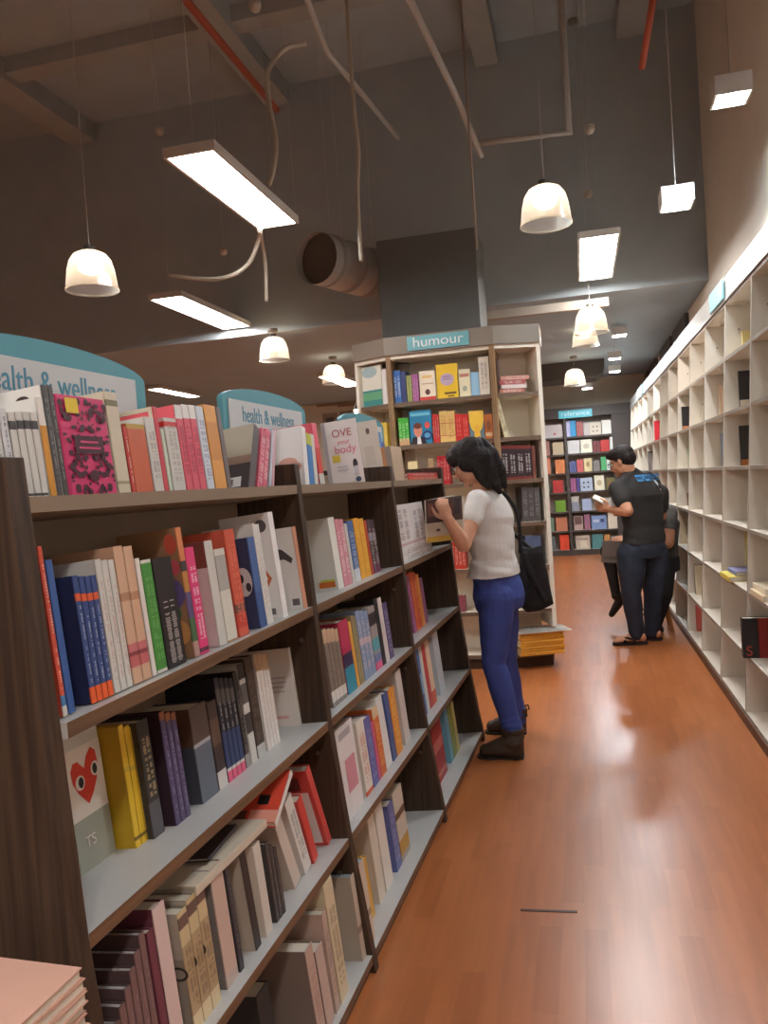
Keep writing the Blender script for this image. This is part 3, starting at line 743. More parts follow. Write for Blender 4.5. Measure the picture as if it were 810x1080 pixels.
# --- end-panel bay, bottom shelf
row(0, 4, [
    (284, 296, 1052, (62, 56, 54), 'short dark book at the shadowy end', dict(sb=.1)),
    (338, 345, 1002, (196, 166, 150), 'tan hardback with pinkish spine', dict(cov=(130, 112, 100), lean=-.03, txt=(170, 136, 124))),
    (346, 353, 1003, (196, 170, 156), 'second tan hardback, pale spine', dict(cov=(140, 120, 108), lean=-.03)),
    (355, 359, 965, (192, 166, 150), 'slim rose-tan paperback', dict(txt=(150, 124, 112))),
    (360, 368, 934, (212, 194, 160), 'tall cream hardback with brown spine print', dict(txt=(160, 140, 110))),
    (383, 396, 925, (206, 186, 166), 'big pale boxed volume at the divider', dict(cov=(174, 162, 146), d=.2, txt=None, bands=[(.32, .4, (150, 130, 116))], top=mat((150, 160, 170), .8, noise=.3, scale=100))),
], .02)

hb = [o for o in COL.objects if o.get('label', '').startswith('white and grey cover with red eyed heart')][0]
cv = [c for c in hb.children if c.name.startswith('cover')][0]
bb = cv.bound_box; wd = max(q[0] for q in bb); H = max(q[2] for q in bb)
text_obj('title_lettering', 'TS', .03, flat((222, 216, 206)), cv, axes((wd * .36, -.0026, H * .2), (1, 0, 0), (0, 0, 1), (0, -1, 0)), .0004)
# --- middle bay
row(1, 1, [
    (357, 363, 546, (226, 220, 208), 'white workbook with grey print and orange label', dict(cov=(216, 212, 202), d=.16, art=[('r', .15, .7, .4, .82, (170, 166, 160)), ('r', .15, .4, .35, .6, (176, 172, 166)), ('r', .55, .04, .95, .12, (206, 110, 50)), ('r', .6, .12, .95, .15, (190, 190, 80)), ('r', .05, .9, .3, .93, (90, 86, 84))])),
    (363.5, 372, 548, (214, 140, 150), 'rose pink paperback', dict(n=2, txt=(240, 220, 220))),
    (372.3, 375, 552, W, 'slim white paperback between pink and blue', {}),
    (375.5, 381, 549, (76, 104, 156), 'blue paperback', dict(txt=(190, 196, 206), bands=[(0, .2, (214, 212, 214))])),
    (381.5, 392, 547, (226, 160, 46), 'thick golden yellow paperback', dict(n=2, txt=(240, 190, 90))),
    (392.3, 394.5, 549, (190, 70, 50), 'slim red paperback', {}),
    (394.8, 402, 548, (76, 60, 66), 'dark patterned paperback with white flecks', dict(n=2, txt=(206, 190, 180), bands=[(.0, .2, (110, 60, 80)), (.6, .75, (150, 140, 150))])),
], .06)
row(1, 2, [
    (352, 367, 664, (128, 110, 98), 'brown spined paperback with white foot', dict(n=4, bands=[(0, .06, (130, 124, 120)), (.06, .2, (214, 204, 194)), (.82, 1, (196, 160, 130))], txt=(150, 134, 120), tx=(.24, .8))),
    (368, 377, 657, (186, 52, 84), 'magenta, navy and teal banded book', dict(bands=[(0, .36, (46, 140, 162)), (.36, .55, (58, 46, 76))])),
    (377.5, 380, 656, (222, 160, 70), 'slim orange paperback beside the banded one', {}),
    (380.5, 385, 650, (150, 134, 96), 'olive brown paperback', dict(txt=(180, 168, 130), n=2)),
    (385.5, 397, 645, (136, 150, 178), 'pale blue patterned paperback', dict(n=3, txt=(214, 196, 190), bands=[(.5, .6, (206, 180, 186))])),
    (397.5, 404, 641, (160, 146, 140), 'photo spine paperback with pink foot', dict(bands=[(0, .12, (222, 90, 130)), (.12, .25, (110, 120, 160)), (.3, .5, (90, 160, 170)), (.7, .9, (60, 50, 50))])),
    (404.3, 407.5, 632, (40, 36, 38), 'tall black hardback', {}),
    (407.8, 411.5, 631, (220, 204, 198), 'tall pale pink-white hardback', dict(cov=(44, 40, 42))),
    (411.8, 416, 637, (96, 80, 116), 'purple paperback before the divider', dict(txt=(170, 160, 190))),
], .035)
row(1, 3, [
    (368, 384, 772, (222, 212, 208), 'white cover with pink square facing the aisle', dict(face=.012, art=[('r', .25, .25, .85, .62, (206, 140, 150)), ('r', .1, .86, .8, .94, (170, 160, 160))])),
    (387, 394, 763, (226, 214, 200), 'white paperback with red foot', dict(bands=[(0, .06, (214, 90, 50))], txt=(206, 140, 120))),
    (394.5, 400, 759, (104, 104, 164), 'violet-blue paperback', dict(txt=(150, 150, 196))),
    (400.3, 402.5, 762, (206, 90, 130), 'slim pink paperback', {}),
    (402.8, 408, 748, (214, 110, 56), 'orange paperback with pale head', dict(bands=[(.85, 1, (222, 190, 150))], txt=(236, 180, 120))),
    (408.5, 414, 736, (228, 222, 216), 'white paperback with curling cover', dict(lean=-.05)),
    (415, 419, 732, (74, 92, 140), 'slim navy paperback', {}),
    (419.3, 425, 728, (228, 146, 52), 'bright orange paperback', dict(txt=(240, 200, 120))),
    (428, 433, 709, (206, 194, 186), 'greyish white hardback with red mark', dict(cov=(196, 186, 178), art=[('r', .3, .3, .9, .36, (190, 90, 90))])),
], .04)
row(1, 4, [
    (390, 396, 906, (216, 164, 60), 'yellow-orange paperback leaning by the divider', dict(n=2, lean=-.04)),
    (401, 407, 862, (216, 202, 182), 'big cream hardback', dict(cov=(206, 190, 172), d=.2)),
    (408, 415, 852, (224, 214, 200), 'big white hardback', dict(cov=(214, 204, 192), d=.2)),
    (419, 424, 850, (104, 110, 160), 'violet-blue hardback', dict(txt=(160, 160, 200))),
    (424.5, 433, 838, (206, 190, 170), 'tan hardback with ochre foot', dict(bands=[(.08, .3, (190, 140, 50)), (0, .08, (170, 160, 150)), (.6, .7, (110, 80, 60))])),
], .06)
# --- bay beside the woman
row(2, 2, [
    (437.5, 440, 607, (166, 96, 130), 'slim mauve paperback', {}),
    (440.3, 446, 604, (222, 92, 50), 'red-orange paperback', dict(n=2, txt=(240, 170, 110))),
    (446.3, 449, 606, (236, 150, 70), 'yellow-orange paperback', {}),
    (449.3, 452, 610, (150, 90, 130), 'slim purple paperback', {}),
], .07)
row(2, 3, [
    (447, 451, 684, (74, 116, 176), 'blue photo paperback', dict(bands=[(.3, .6, (120, 170, 210))])),
    (451.3, 454, 682, W, 'slim white paperback', {}),
    (454.3, 457, 680, (190, 62, 60), 'slim red paperback', {}),
    (457.3, 461, 674, (222, 190, 160), 'cream paperback with red foot', dict(bands=[(0, .2, (206, 90, 60))])),
    (465, 470, 668, (196, 200, 204), 'pale grey-blue hardback', dict(cov=(184, 190, 196))),
], .05)
row(2, 4, [
    (463, 472, 768, (158, 48, 46), 'thick deep red hardback with pale emblem', dict(bands=[(.1, .16, (196, 120, 100)), (.5, .7, (186, 100, 90))])),
    (476, 479, 748, (110, 160, 176), 'teal paperback', {}),
    (479.3, 482.5, 745, (140, 150, 70), 'olive green paperback', dict(n=2)),
    (482.8, 485, 742, (196, 180, 110), 'slim khaki paperback', {}),
], .08)
# white reference volumes: two upright on two lying flat
def flat_book(label, group, M, t, h, d, col, **kw):
    """a closed book lying on its side; spine along local y facing +x, lower cover on z=0"""
    return book(label, group, M @ Matrix.Rotation(math.pi / 2, 4, 'X') @ Matrix.Translation((0, 0, -h)), t, h, d, col, **kw)
g2 = 'books on the second shelf, bay beside the woman'
ya = solve_y(1, 424, .03); yb = solve_y(1, 456, .03)
for i in range(2):
    P = on_shelf(1, ya, .03) + UPV * (.028 * i)
    # cover down: rotate so the thickness is vertical
    M = GM @ Matrix.Translation(P) @ RTILT @ Matrix.Rotation(math.pi / 2, 4, 'X') @ Matrix.Translation((0, 0, -(yb - ya)))
    book(['lower flat white volume under the two standing ones beside the woman', 'upper flat white volume under the two standing ones beside the woman'][i], g2, M, .027, yb - ya, .15, (222, 214, 208), txt=(170, 130, 130))
for i in range(2):
    P = on_shelf(1, ya + (yb - ya) * (.02 + i * .45), .035) + UPV * .0565
    M = GM @ Matrix.Translation(P) @ RTILT
    book(['thick white volume standing on flat ones, next to the divider', 'thick white volume standing on flat ones, next to the end panel'][i], g2, M, (yb - ya) * .44, .2, .14, (226, 218, 214), txt=(160, 140, 140), bands=[(.06, .12, (200, 170, 170))])
# red books lying flat on top of the last bay
g0 = 'books on the top shelf, bay beside the woman'
ya = solve_y(0, 431, .02); yb = solve_y(0, 462, .02)
for i, c in enumerate([(206, 84, 60), (196, 52, 56)]):
    P = on_shelf(0, ya, .02) + UPV * (.018 * i)
    M = GM @ Matrix.Translation(P) @ RTILT @ Matrix.Rotation(math.pi / 2, 4, 'X') @ Matrix.Translation((0, 0, -(yb - ya)))
    book(['orange-red book lying flat at the bottom of the pair beside the woman', 'deep red book lying flat on the orange-red one beside the woman'][i], g0, M, .0175, yb - ya, .14, c, txt=(230, 190, 170))

# --- fallen books on the fourth shelf of the end-panel bay
g3 = 'tumbled books on the fourth shelf'
def frame_from(o, xd, yd):
    x = Vector(xd).normalized(); z = x.cross(Vector(yd)).normalized(); y = z.cross(x)
    return axes(o, x, y, z)
L = lambda y, x, z: GM @ Vector((x, y, z))
# cream book lying across the tops of the upright ones
s3 = SHZ[3]
def lying(label, y, x, z, w, dpt, t, tiltY, col, yaw=0, tiltX=0, **kw):
    M = GM @ Matrix.Translation((x, y, z)) @ Matrix.Rotation(yaw, 4, 'Z') @ Matrix.Rotation(tiltX, 4, 'X') @ Matrix.Rotation(tiltY, 4, 'Y') @ Matrix.Rotation(math.pi / 2, 4, 'X') @ Matrix.Translation((0, 0, -w))
    return book(label, g3, M, t, w, dpt, col, **kw)
lying('cream book lying flat across upright books on the fourth shelf', -.80, -.775, s3 + .232, .34, .17, .020, -.06, (206, 192, 172), tiltX=-.02)
lying('dark photo book lying on the cream one, fourth shelf', -.70, -.80, s3 + .254, .17, .13, .008, -.08, (60, 52, 54), yaw=.1, art=[('p', [(.2, .2), (.9, .3), (.5, .7)], (210, 206, 206)), ('e', .6, .5, .2, .12, (120, 100, 150))])
# red softback slumped on top of the others, meeting the ones that lean back from the divider
M = GM @ Matrix.Translation((-.755, -.455, s3 + .236)) @ Matrix.Rotation(.1, 4, 'Z') @ Matrix.Rotation(-1.12, 4, 'X')
book('red-orange book slumped on top of the tumbled books, fourth shelf', g3, M, .018, .17, .16, (226, 216, 206), cov=(212, 74, 52), back=mat((212, 74, 52), .45),
     art=[('r', .62, .32, .8, .5, (36, 30, 32)), ('r', .55, 0, 1, .22, (222, 150, 130)), ('r', .1, .0, .5, .2, (90, 50, 46))])
row(0, 3, [
    (331, 336, 860, (206, 70, 60), 'slim red paperback', dict(lean=-.24, full='slim red paperback standing between the white ones, fourth shelf', h=.2, cov=(190, 84, 76))),
    (346, 350, 812, (214, 84, 76), 'x', dict(lean=-.3, full='red-bordered white book leaning back from the divider, fourth shelf', h=.26, cov=(206, 78, 70), art=[('r', .08, .04, .92, .72, (226, 214, 206)), ('e', .5, .4, .2, .12, (120, 70, 80)), ('r', .2, .75, .8, .92, (120, 60, 60))])),
    (322, 329, 893, (222, 214, 204), 'x', dict(lean=-.26, full='white paperback with grey print slumped under the red-orange book', h=.23, cov=(214, 204, 194), txt=(150, 144, 140), art=[('r', .3, .2, .8, .23, (150, 144, 140)), ('r', .3, .3, .8, .33, (150, 144, 140)), ('r', .3, .4, .7, .43, (150, 144, 140))])),
    (311, 318, 893, (206, 190, 174), 'x', dict(lean=-.3, full='cream paperback slumped beside the dark grey slim ones, fourth shelf', h=.2, cov=(196, 178, 160))),
], .05)
# --- magazines on the low table in front of the end panel
mt = thing('display_table', 'low dark table edge under the magazine stack by the end panel', 'table', Matrix.Translation((-1.08, .80, 0)))
b = MB(); b.box(-.42, .33, -.3, .17, .645, .685, DWP); b.build('table_top', mt)
for sx in (-.39, .29):
    for sy in (-.27, .13):
        b = MB(); b.box(sx, sx + .04, sy, sy + .04, 0, .645, DWP); b.build('leg', mt)
mc = at(79, 1021, .94)
for i in range(6):
    z = .685 + i * .0165
    M = Matrix.Translation((mc.x - .003 * (i % 3), .965 - .002 * (i % 2), z)) @ Matrix.Rotation(-.06 + .02 * (i % 2), 4, 'Z')
    nm = ['lowest', 'second lowest', 'third lowest', 'third from top', 'second from top', 'topmost'][i]
    o = thing('magazine', '%s pale pink magazine in the stack before the end panel' % nm, 'magazine', M, 'magazines stacked before the end panel')
    b = MB(); b.box(-.21, 0, -.28, 0, 0, .0015, mat((206, 160, 140), .3)); b.box(-.21, 0, -.28, 0, .0145, .016, mat((206, 160, 140), .28, noise=.12, scale=8)); b.build('cover', o)
    b = MB(); b.box(-.208, -.003, -.278, -.003, .0015, .0145, PAGE); b.build('pages', o)
# ------------------------------------------------------------------ humour bookcase
HY = 5.95
CREAMW = mat((232, 222, 204), .5, noise=.03); PIL = wood((150, 116, 80), (186, 150, 108), 2, 8, .45); SEDGE = mat((112, 92, 74), .5)
CORN = mat((138, 126, 112), .45, noise=.04); HBASE = mat((66, 48, 36), .5)
HZ = [2.405, 2.075, 1.745, 1.425, 1.10, .77, .44, .11]
hum = thing('bookcase', 'tall cream bookcase with grey top sign reading humour', 'bookcase', Matrix.Translation((0, HY, 0)))
SECT = dict(L=((-1.66, .13), (-1.395, .0)), C=((-1.36, 0), (-.605, 0)), R=((-.565, 0), (-.265, .11)))
def sect(k):
    a, b_ = SECT[k]; A = Vector((a[0], a[1], 0)); Bv = Vector((b_[0], b_[1], 0)); u = (Bv - A).normalized(); n = Vector((-u.y, u.x, 0))
    return A, Bv, u, n
def quadbox(A, B_, n, d, z0, z1, m):
    b = MB(); P = [A, B_, B_ + n * d, A + n * d]
    b.hexa([(p.x, p.y, z0) for p in P] + [(p.x, p.y, z1) for p in P], m); return b
for k in 'LCR':
    A, Bv, u, n = sect(k)
    for j, z in enumerate(HZ[1:]):
        quadbox(A + n * .01, Bv + n * .01, n, .28, z - .03, z, dict(all=CREAMW, y0=SEDGE)).build('shelf', hum)
    quadbox(A, Bv, n, .29, HZ[0], HZ[0] + .03, CREAMW).build('top_board', hum)
    quadbox(A + n * .29, Bv + n * .29, n, .015, .08, HZ[0] + .03, CREAMW).build('back_panel', hum)
for (x0, x1) in ((-1.395, -1.36), (-.605, -.565)):
    b = MB(); b.box(x0, x1, -.012, .29, 0.08, HZ[0] + .03, PIL)
    for f in (.3, .7):
        xm = x0 + (x1 - x0) * f; b.box(xm - .002, xm + .002, -.016, -.012, .08, HZ[0] + .02, SEDGE)
    b.build('pillar', hum)
for k, pt in (('L', 0), ('R', 1)):
    A, Bv, u, n = sect(k); e = A if pt == 0 else Bv; s = -1 if pt == 0 else 1
    P0 = e if s == 1 else e - u * .03; P1 = P0 + u * .03
    quadbox(P0, P1, n, .30, .08 if pt == 0 else .30, HZ[0] + .03, CREAMW).build('side_panel', hum)
ol = [(-1.69, .125), (-1.40, -.022), (-.565, -.022), (-.235, .10), (-.235, .40), (-1.69, .40)]
b = MB(); b.prism([(x, y, HZ[0] + .03) for x, y in ol], (0, 0, .135), CORN); b.build('cornice', hum)
ol2 = [(-1.66, .16), (-1.39, .03), (-.57, .03), (-.28, .15), (-.28, .38), (-1.66, .38)]
b = MB(); b.prism([(x, y, 0) for x, y in ol2], (0, 0, .085), HBASE); b.build('base_plinth', hum)
a0, a1 = at(430, 372, HY - .03), at(494, 350, HY - .03)
b = MB(); b.box(a0.x, a1.x, -.034, -.022, HZ[0] + .045, HZ[0] + .15, mat((118, 178, 184), .4)); pl = b.build('sign_plate', hum)
text_obj('lettering', 'humour', .105, flat((236, 240, 238)), pl, axes(((a0.x + a1.x) / 2, -.0355, HZ[0] + .1), (1, 0, 0), (0, 0, 1), (0, -1, 0)), squeeze=1.15)

def hrow(k, j, items, grp):
    """books on shelf j of section k of the humour bookcase; x in photo columns of the shelf front"""
    A, Bv, u, n = sect(k); z = HZ[j]; O = Vector((0, HY, 0))
    def s_of(px, sb):
        lo, hi = -.4, 1.3
        for _ in range(40):
            mid = (lo + hi) / 2
            if proj(O + A + n * sb + u * mid + Vector((0, 0, z)))[0] < px:
                lo = mid
            else:
                hi = mid
        return lo
    ang = math.atan2(u.y, u.x)
    for it in items:
        x0, x1, yt, col, lab = it[:5]; o = dict(it[5]) if len(it) > 5 else {}
        sb = o.pop('sb', .04); nn = o.pop('n', 1); face = o.pop('face', 0); lean = o.pop('lean', 0); hh = o.pop('h', None); lift = o.pop('lift', 0)
        s0, s1 = s_of(x0, sb), s_of(x1, sb)
        for i in range(nn):
            sa = s0 + (s1 - s0) * i / nn; sb_ = s0 + (s1 - s0) * (i + 1) / nn
            P = O + A + n * sb + u * sa + Vector((0, 0, z + lift)); h = hh
            if h is None:
                lo, hi = .03, .5
                for _ in range(30):
                    mid = (lo + hi) / 2
                    if proj(P + Vector((0, 0, mid)))[1] > yt:
                        lo = mid
                    else:
                        hi = mid
                h = lo
            l = lab if nn == 1 else '%s of %s %s' % (ORD[i], NUM[nn], lab)
            M = Matrix.Translation(P) @ Matrix.Rotation(ang, 4, 'Z') @ Matrix.Rotation(lean, 4, 'Y')
            if face:
                book(l, grp, M, face, h, sb_ - sa, col, front=True, **o)
            else:
                book(l, grp, M @ Matrix.Rotation(-math.pi / 2, 4, 'Z'), sb_ - sa - .0006, h, min(.16, h * .66), col, **o)
G = 'books on the top shelf of the humour bookcase'
hrow('C', 1, [
    (416.5, 424, 391, (58, 104, 170), 'bright blue spines at the pillar, top humour shelf', dict(n=2, txt=(214, 220, 230), detail=False)),
    (424.3, 429.5, 392, (54, 64, 110), 'navy spine beside the bright blue ones, top humour shelf', dict(detail=False)),
    (430, 435.5, 396, (146, 150, 84), 'olive green spines, top humour shelf', dict(n=2, detail=False, txt=(200, 200, 150))),
    (435.8, 442.3, 395, (170, 96, 150), 'purple-pink spines, top humour shelf', dict(n=3, detail=False, txt=(220, 190, 210))),
    (443.5, 460, 392, (238, 222, 196), 'cream cover with small figure and red foot, top humour shelf', dict(face=.02, art=[('r', 0, 0, 1, .12, (206, 66, 56)), ('e', .5, .28, .16, .1, (96, 60, 56)), ('r', .2, .75, .8, .85, (226, 190, 120)), ('r', .15, .55, .9, .58, (190, 150, 120))])),
    (461.5, 484, 385, (232, 190, 46), 'large yellow cover with lilac cloud, top humour shelf', dict(face=.05, art=[('e', .5, .55, .32, .18, (196, 170, 190)), ('r', .35, .12, .9, .18, (110, 80, 40)), ('r', .5, .04, .8, .08, (130, 96, 40)), ('r', .3, .55, .7, .58, (150, 120, 150)), ('r', .3, .62, .7, .65, (150, 120, 150))])),
    (485, 497, 390, (226, 216, 180), 'pale cream-green cover, top humour shelf', dict(face=.03, art=[('r', .1, .72, .9, .84, (196, 130, 110)), ('e', .5, .3, .2, .1, (170, 170, 150))])),
    (497.5, 506, 393, (150, 190, 216), 'light blue cover, top humour shelf', dict(face=.03)),
    (506.5, 517.5, 377, (236, 228, 212), 'tall white spine by the right-hand pillar, top humour shelf'.replace('right-hand ', 'wide '), dict(txt=(170, 160, 150)))], G)
G = 'books on the second shelf of the humour bookcase'
hrow('C', 2, [
    (421.5, 432.5, 441, (70, 176, 60), 'green spines with tan foot, second humour shelf', dict(n=3, bands=[(0, .25, (206, 160, 120))], txt=(190, 230, 170), detail=False)),
    (433.5, 456.5, 434, (44, 130, 170), 'blue cover with man in suit, second humour shelf', dict(face=.02, art=[('p', [(.0, 0), (.75, 0), (.6, .22), (.1, .22)], (44, 36, 44)), ('p', [(.3, 0), (.5, 0), (.45, .25), (.32, .25)], (226, 222, 220)), ('e', .36, .4, .19, .19, (216, 140, 110)), ('e', .36, .55, .19, .09, (110, 56, 40)), ('e', .78, .25, .22, .14, (40, 60, 110)), ('e', .78, .25, .14, .08, (90, 160, 200)), ('e', .8, .55, .12, .1, (222, 90, 80)), ('r', .05, .84, .95, .93, (110, 190, 210))])),
    (457.5, 464.5, 437, (190, 44, 42), 'red spines with white foot, second humour shelf', dict(n=3, txt=(236, 206, 196), detail=False)),
    (465, 481, 434, (226, 186, 112), 'thick tan bound block, second humour shelf', dict(n=2, txt=(190, 130, 70), bands=[(.2, .22, (190, 70, 50)), (.6, .62, (190, 70, 50))], detail=False)),
    (481.3, 495.5, 437, (200, 44, 40), 'wide red books, second humour shelf', dict(n=2, txt=(226, 120, 100), detail=False)),
    (496, 511.5, 434, (110, 130, 140), 'yellow figure cover, second humour shelf', dict(face=.02, art=[('r', 0, .6, 1, 1, (236, 190, 80)), ('e', .5, .6, .45, .35, (240, 196, 70)), ('p', [(.3, 0), (.75, 0), (.65, .5), (.35, .5)], (236, 180, 60))])),
    (512, 520.5, 437, (200, 116, 60), 'orange-brown cover, second humour shelf', dict(face=.02, art=[('r', .1, .1, .9, .25, (226, 190, 150)), ('e', .5, .55, .3, .2, (150, 90, 50))]))], G)
G = 'books on the third shelf of the humour bookcase'
hrow('C', 3, [
    (431.5, 441.5, 487, (232, 214, 160), 'small cream box-like book, third humour shelf', dict(face=.03)),
    (453, 459, 484, (176, 146, 104), 'small tan book, third humour shelf', dict(face=.02)),
    (462.5, 475, 481, (178, 30, 40), 'deep red spines beside the woman\'s face, third humour shelf', dict(n=4, txt=(226, 170, 160), detail=False))], G)
G = 'books low on the humour bookcase behind the woman'
hrow('C', 5, [(477, 492, 572, (196, 60, 44), 'red spines with pale edge below the woman\'s elbow', dict(n=4, txt=(236, 200, 180), detail=False))], G)
hrow('C', 6, [(484, 491, 628, (150, 80, 90), 'muted red spines behind the woman\'s knees', dict(n=2, detail=False))], G)
hrow('C', 7, [(527, 533, 668, (170, 60, 70), 'dark pink book on the lowest humour shelf', dict(detail=False))], G)
G = 'books at the narrow angled end of the humour bookcase'
hrow('L', 1, [(384, 404, 388, (226, 222, 206), 'white cover with teal landscape, narrow side shelf', dict(face=.02, art=[('r', 0, 0, 1, .4, (70, 140, 140)), ('r', 0, .15, 1, .35, (110, 170, 130)), ('e', .4, .85, .4, .14, (170, 190, 190))])),
    (404.5, 409, 390, (230, 224, 220), 'white spine beside the teal landscape cover', dict(detail=False))], G)
hrow('L', 2, [(394, 409.5, 446, (222, 196, 84), 'yellow spines on the narrow side shelf', dict(n=5, txt=(240, 226, 160), detail=False))], G)
G = 'flat pinkish books on the angled shelf end'
for i, (c, w) in enumerate([((190, 120, 104), .19), ((222, 204, 196), .2), ((176, 90, 84), .2), ((200, 140, 124), .22)]):
    A, Bv, u, n = sect('R')
    P = Vector((0, HY, HZ[1])) + A + u * (.03 + .012 * (i % 2)) + n * .03 + Vector((0, 0, .032 * i))
    M = Matrix.Translation(P) @ Matrix.Rotation(math.atan2(u.y, u.x), 4, 'Z') @ Matrix.Rotation(-math.pi / 2, 4, 'Z') @ Matrix.Rotation(math.pi / 2, 4, 'X') @ Matrix.Translation((0, 0, -w))
    book(['dusty pink book at the bottom of the flat stack beside the tall pillar', 'pale book second up in the flat stack beside the tall pillar', 'red-brown book third up in the flat stack beside the tall pillar', 'rosy tan book on top of the flat stack beside the tall pillar'][i], G, M, .03, w, .15, c, txt=(236, 222, 214), detail=False)
G = 'books on the angled end shelves'
hrow('R', 1, [(525.5, 528, 378, (92, 66, 58), 'slim dark book upright beside the flat stack', dict(detail=False))], G)
hrow('R', 2, [(532, 537, 415, (226, 214, 176), 'long cream book leaning alone on an empty shelf', dict(lean=-.2, h=.30, txt=(120, 110, 90)))], G)
hrow('R', 3, [(530, 562, 470, (60, 44, 46), 'black spines with pale lettering and red foot', dict(n=4, txt=(206, 200, 200), tx=(.2, .75), bands=[(0, .08, (120, 50, 44)), (.9, 1, (130, 56, 48))], detail=False)),
               (562.5, 566, 470, (120, 70, 60), 'slim brown book beside the four black spines', dict(detail=False))], G)
hrow('R', 4, [(552, 571, 514, (86, 80, 78), 'grey photo spines behind the bag strap', dict(n=3, txt=(150, 144, 140), detail=False))], G)
hrow('R', 5, [(556, 572, 565, (90, 100, 130), 'dull blue books above the black bag', dict(n=3, detail=False))], G)
hrow('R', 6, [], G)
# price tag on the lowest visible shelf of the angled end
A, Bv, u, n = sect('R'); P = Vector((0, HY, HZ[6])) + A + u * .24 + n * .0
b = MB(); b.prism([(0, 0, 0), (.075, .03, 0), (.055, .022, .075), (.03, .01, .04)], (0, .004, .002), flat((232, 228, 220))); o = b.build('shelf_tag', loc=P); tag(o, 'white paper tag on the shelf edge below the black bag', 'tag')
G = 'yellow edged magazines stacked on the humour bookcase base'
for i in range(8):
    P = Vector((0, HY, HZ[7])) + A + u * (.035 + .004 * (i % 3)) + n * -.075 + Vector((0, 0, .021 * i))
    M = Matrix.Translation(P) @ Matrix.Rotation(math.atan2(u.y, u.x) + .02 * (i % 2), 4, 'Z') @ Matrix.Rotation(-math.pi / 2, 4, 'Z') @ Matrix.Rotation(math.pi / 2, 4, 'X') @ Matrix.Translation((0, 0, -.335))
    w = ['bottom', 'second lowest', 'third lowest', 'fourth lowest', 'fourth from top', 'third from top', 'second from top', 'topmost'][i]
    book('%s yellow edged magazine in the stack by the bookcase foot' % w, G, M, .0205, .335, .24, (226, 160, 56), txt=(170, 110, 40), cov=(214, 170, 90), detail=False)
P = Vector((0, HY, HZ[7])) + A + u * .03 + n * -.09 + Vector((0, 0, .169))
b = MB(); b.box(0, .40, 0, .26, 0, .004, mat((196, 186, 168), .25, noise=.2, scale=12)); b.box(.02, .38, .01, .25, .004, .008, mat((170, 166, 160), .2, noise=.3, scale=16))
o = b.build('magazine'); o.matrix_world = Matrix.Translation(P) @ Matrix.Rotation(math.atan2(u.y, u.x), 4, 'Z'); tag(o, 'plastic wrapped pale magazine on top of the yellow edged stack', 'magazine')

# ------------------------------------------------------------------ reference bookcase on the far wall
RY = 14.3
RFR = mat((76, 66, 60), .5); RIN = mat((186, 174, 160), .6, noise=.04)
ref = thing('bookcase', 'far dark framed bookcase with teal sign at the aisle end', 'bookcase', Matrix.Translation((0, RY, 0)))
RZ = [2.4, 2.09, 1.79, 1.46, 1.12, .78, .44, .1]
RX = [-1.4, -.82, -.215, .60]
for x in RX:
    b = MB(); b.box(x - .025, x + .025, 0, .3, .0, 2.42, RFR); b.build('side_panel', ref)
b = MB(); b.box(.625, .99, 0, .3, 0, 2.42, RFR); b.build('end_panel', ref)
for i in range(3):
    for z in RZ[1:]:
        b = MB(); b.box(RX[i] + .025, RX[i + 1] - .025, .005, .28, z - .03, z, dict(all=RIN, y0=RFR)); b.build('shelf', ref)
    b = MB(); b.box(RX[i] + .025, RX[i + 1] - .025, .28, .3, .05, 2.42, RIN); b.build('back_panel', ref)
b = MB(); b.box(RX[0] - .025, RX[3] + .025, .01, .3, 0, .07, RFR); b.build('base_plinth', ref)
b = MB(); b.box(RX[0] - .025, .99, -.02, .3, 2.42, 2.60, RFR); b.build('cornice', ref)
b = MB(); b.box(-.31, .26, -.036, -.02, 2.41, 2.545, mat((96, 190, 204), .4)); pl = b.build('sign_plate', ref)
text_obj('lettering', 'reference', .12, flat((214, 240, 240)), pl, axes((-.025, -.0375, 2.485), (1, 0, 0), (0, 0, 1), (0, -1, 0)), squeeze=1.05)
def rbook(j, x0, x1, h, col, lab, n=1, **k):
    for i in range(n):
        xa = x0 + (x1 - x0) * i / n; xb = x0 + (x1 - x0) * (i + 1) / n; w = xb - xa
        M = Matrix.Translation((xa, RY + .05, RZ[j])); l = lab if n == 1 else '%s of %s %s' % (ORD[i], NUM[n], lab)
        if w < .07:
            book(l, 'books on the far reference bookcase', M @ Matrix.Rotation(-math.pi / 2, 4, 'Z'), w - .001, h, .16, col, detail=False, **k)
        else:
            book(l, 'books on the far reference bookcase', M, .03, h, w - .004, col, detail=False, front=True, **k)
dots = lambda c: [('e', .3, .3, .08, .07, c), ('e', .65, .3, .08, .07, c), ('e', .3, .65, .08, .07, c), ('e', .65, .65, .08, .07, c)]
sh_ = ['top', 'second', 'third', 'fourth', 'fifth', 'sixth', 'bottom']
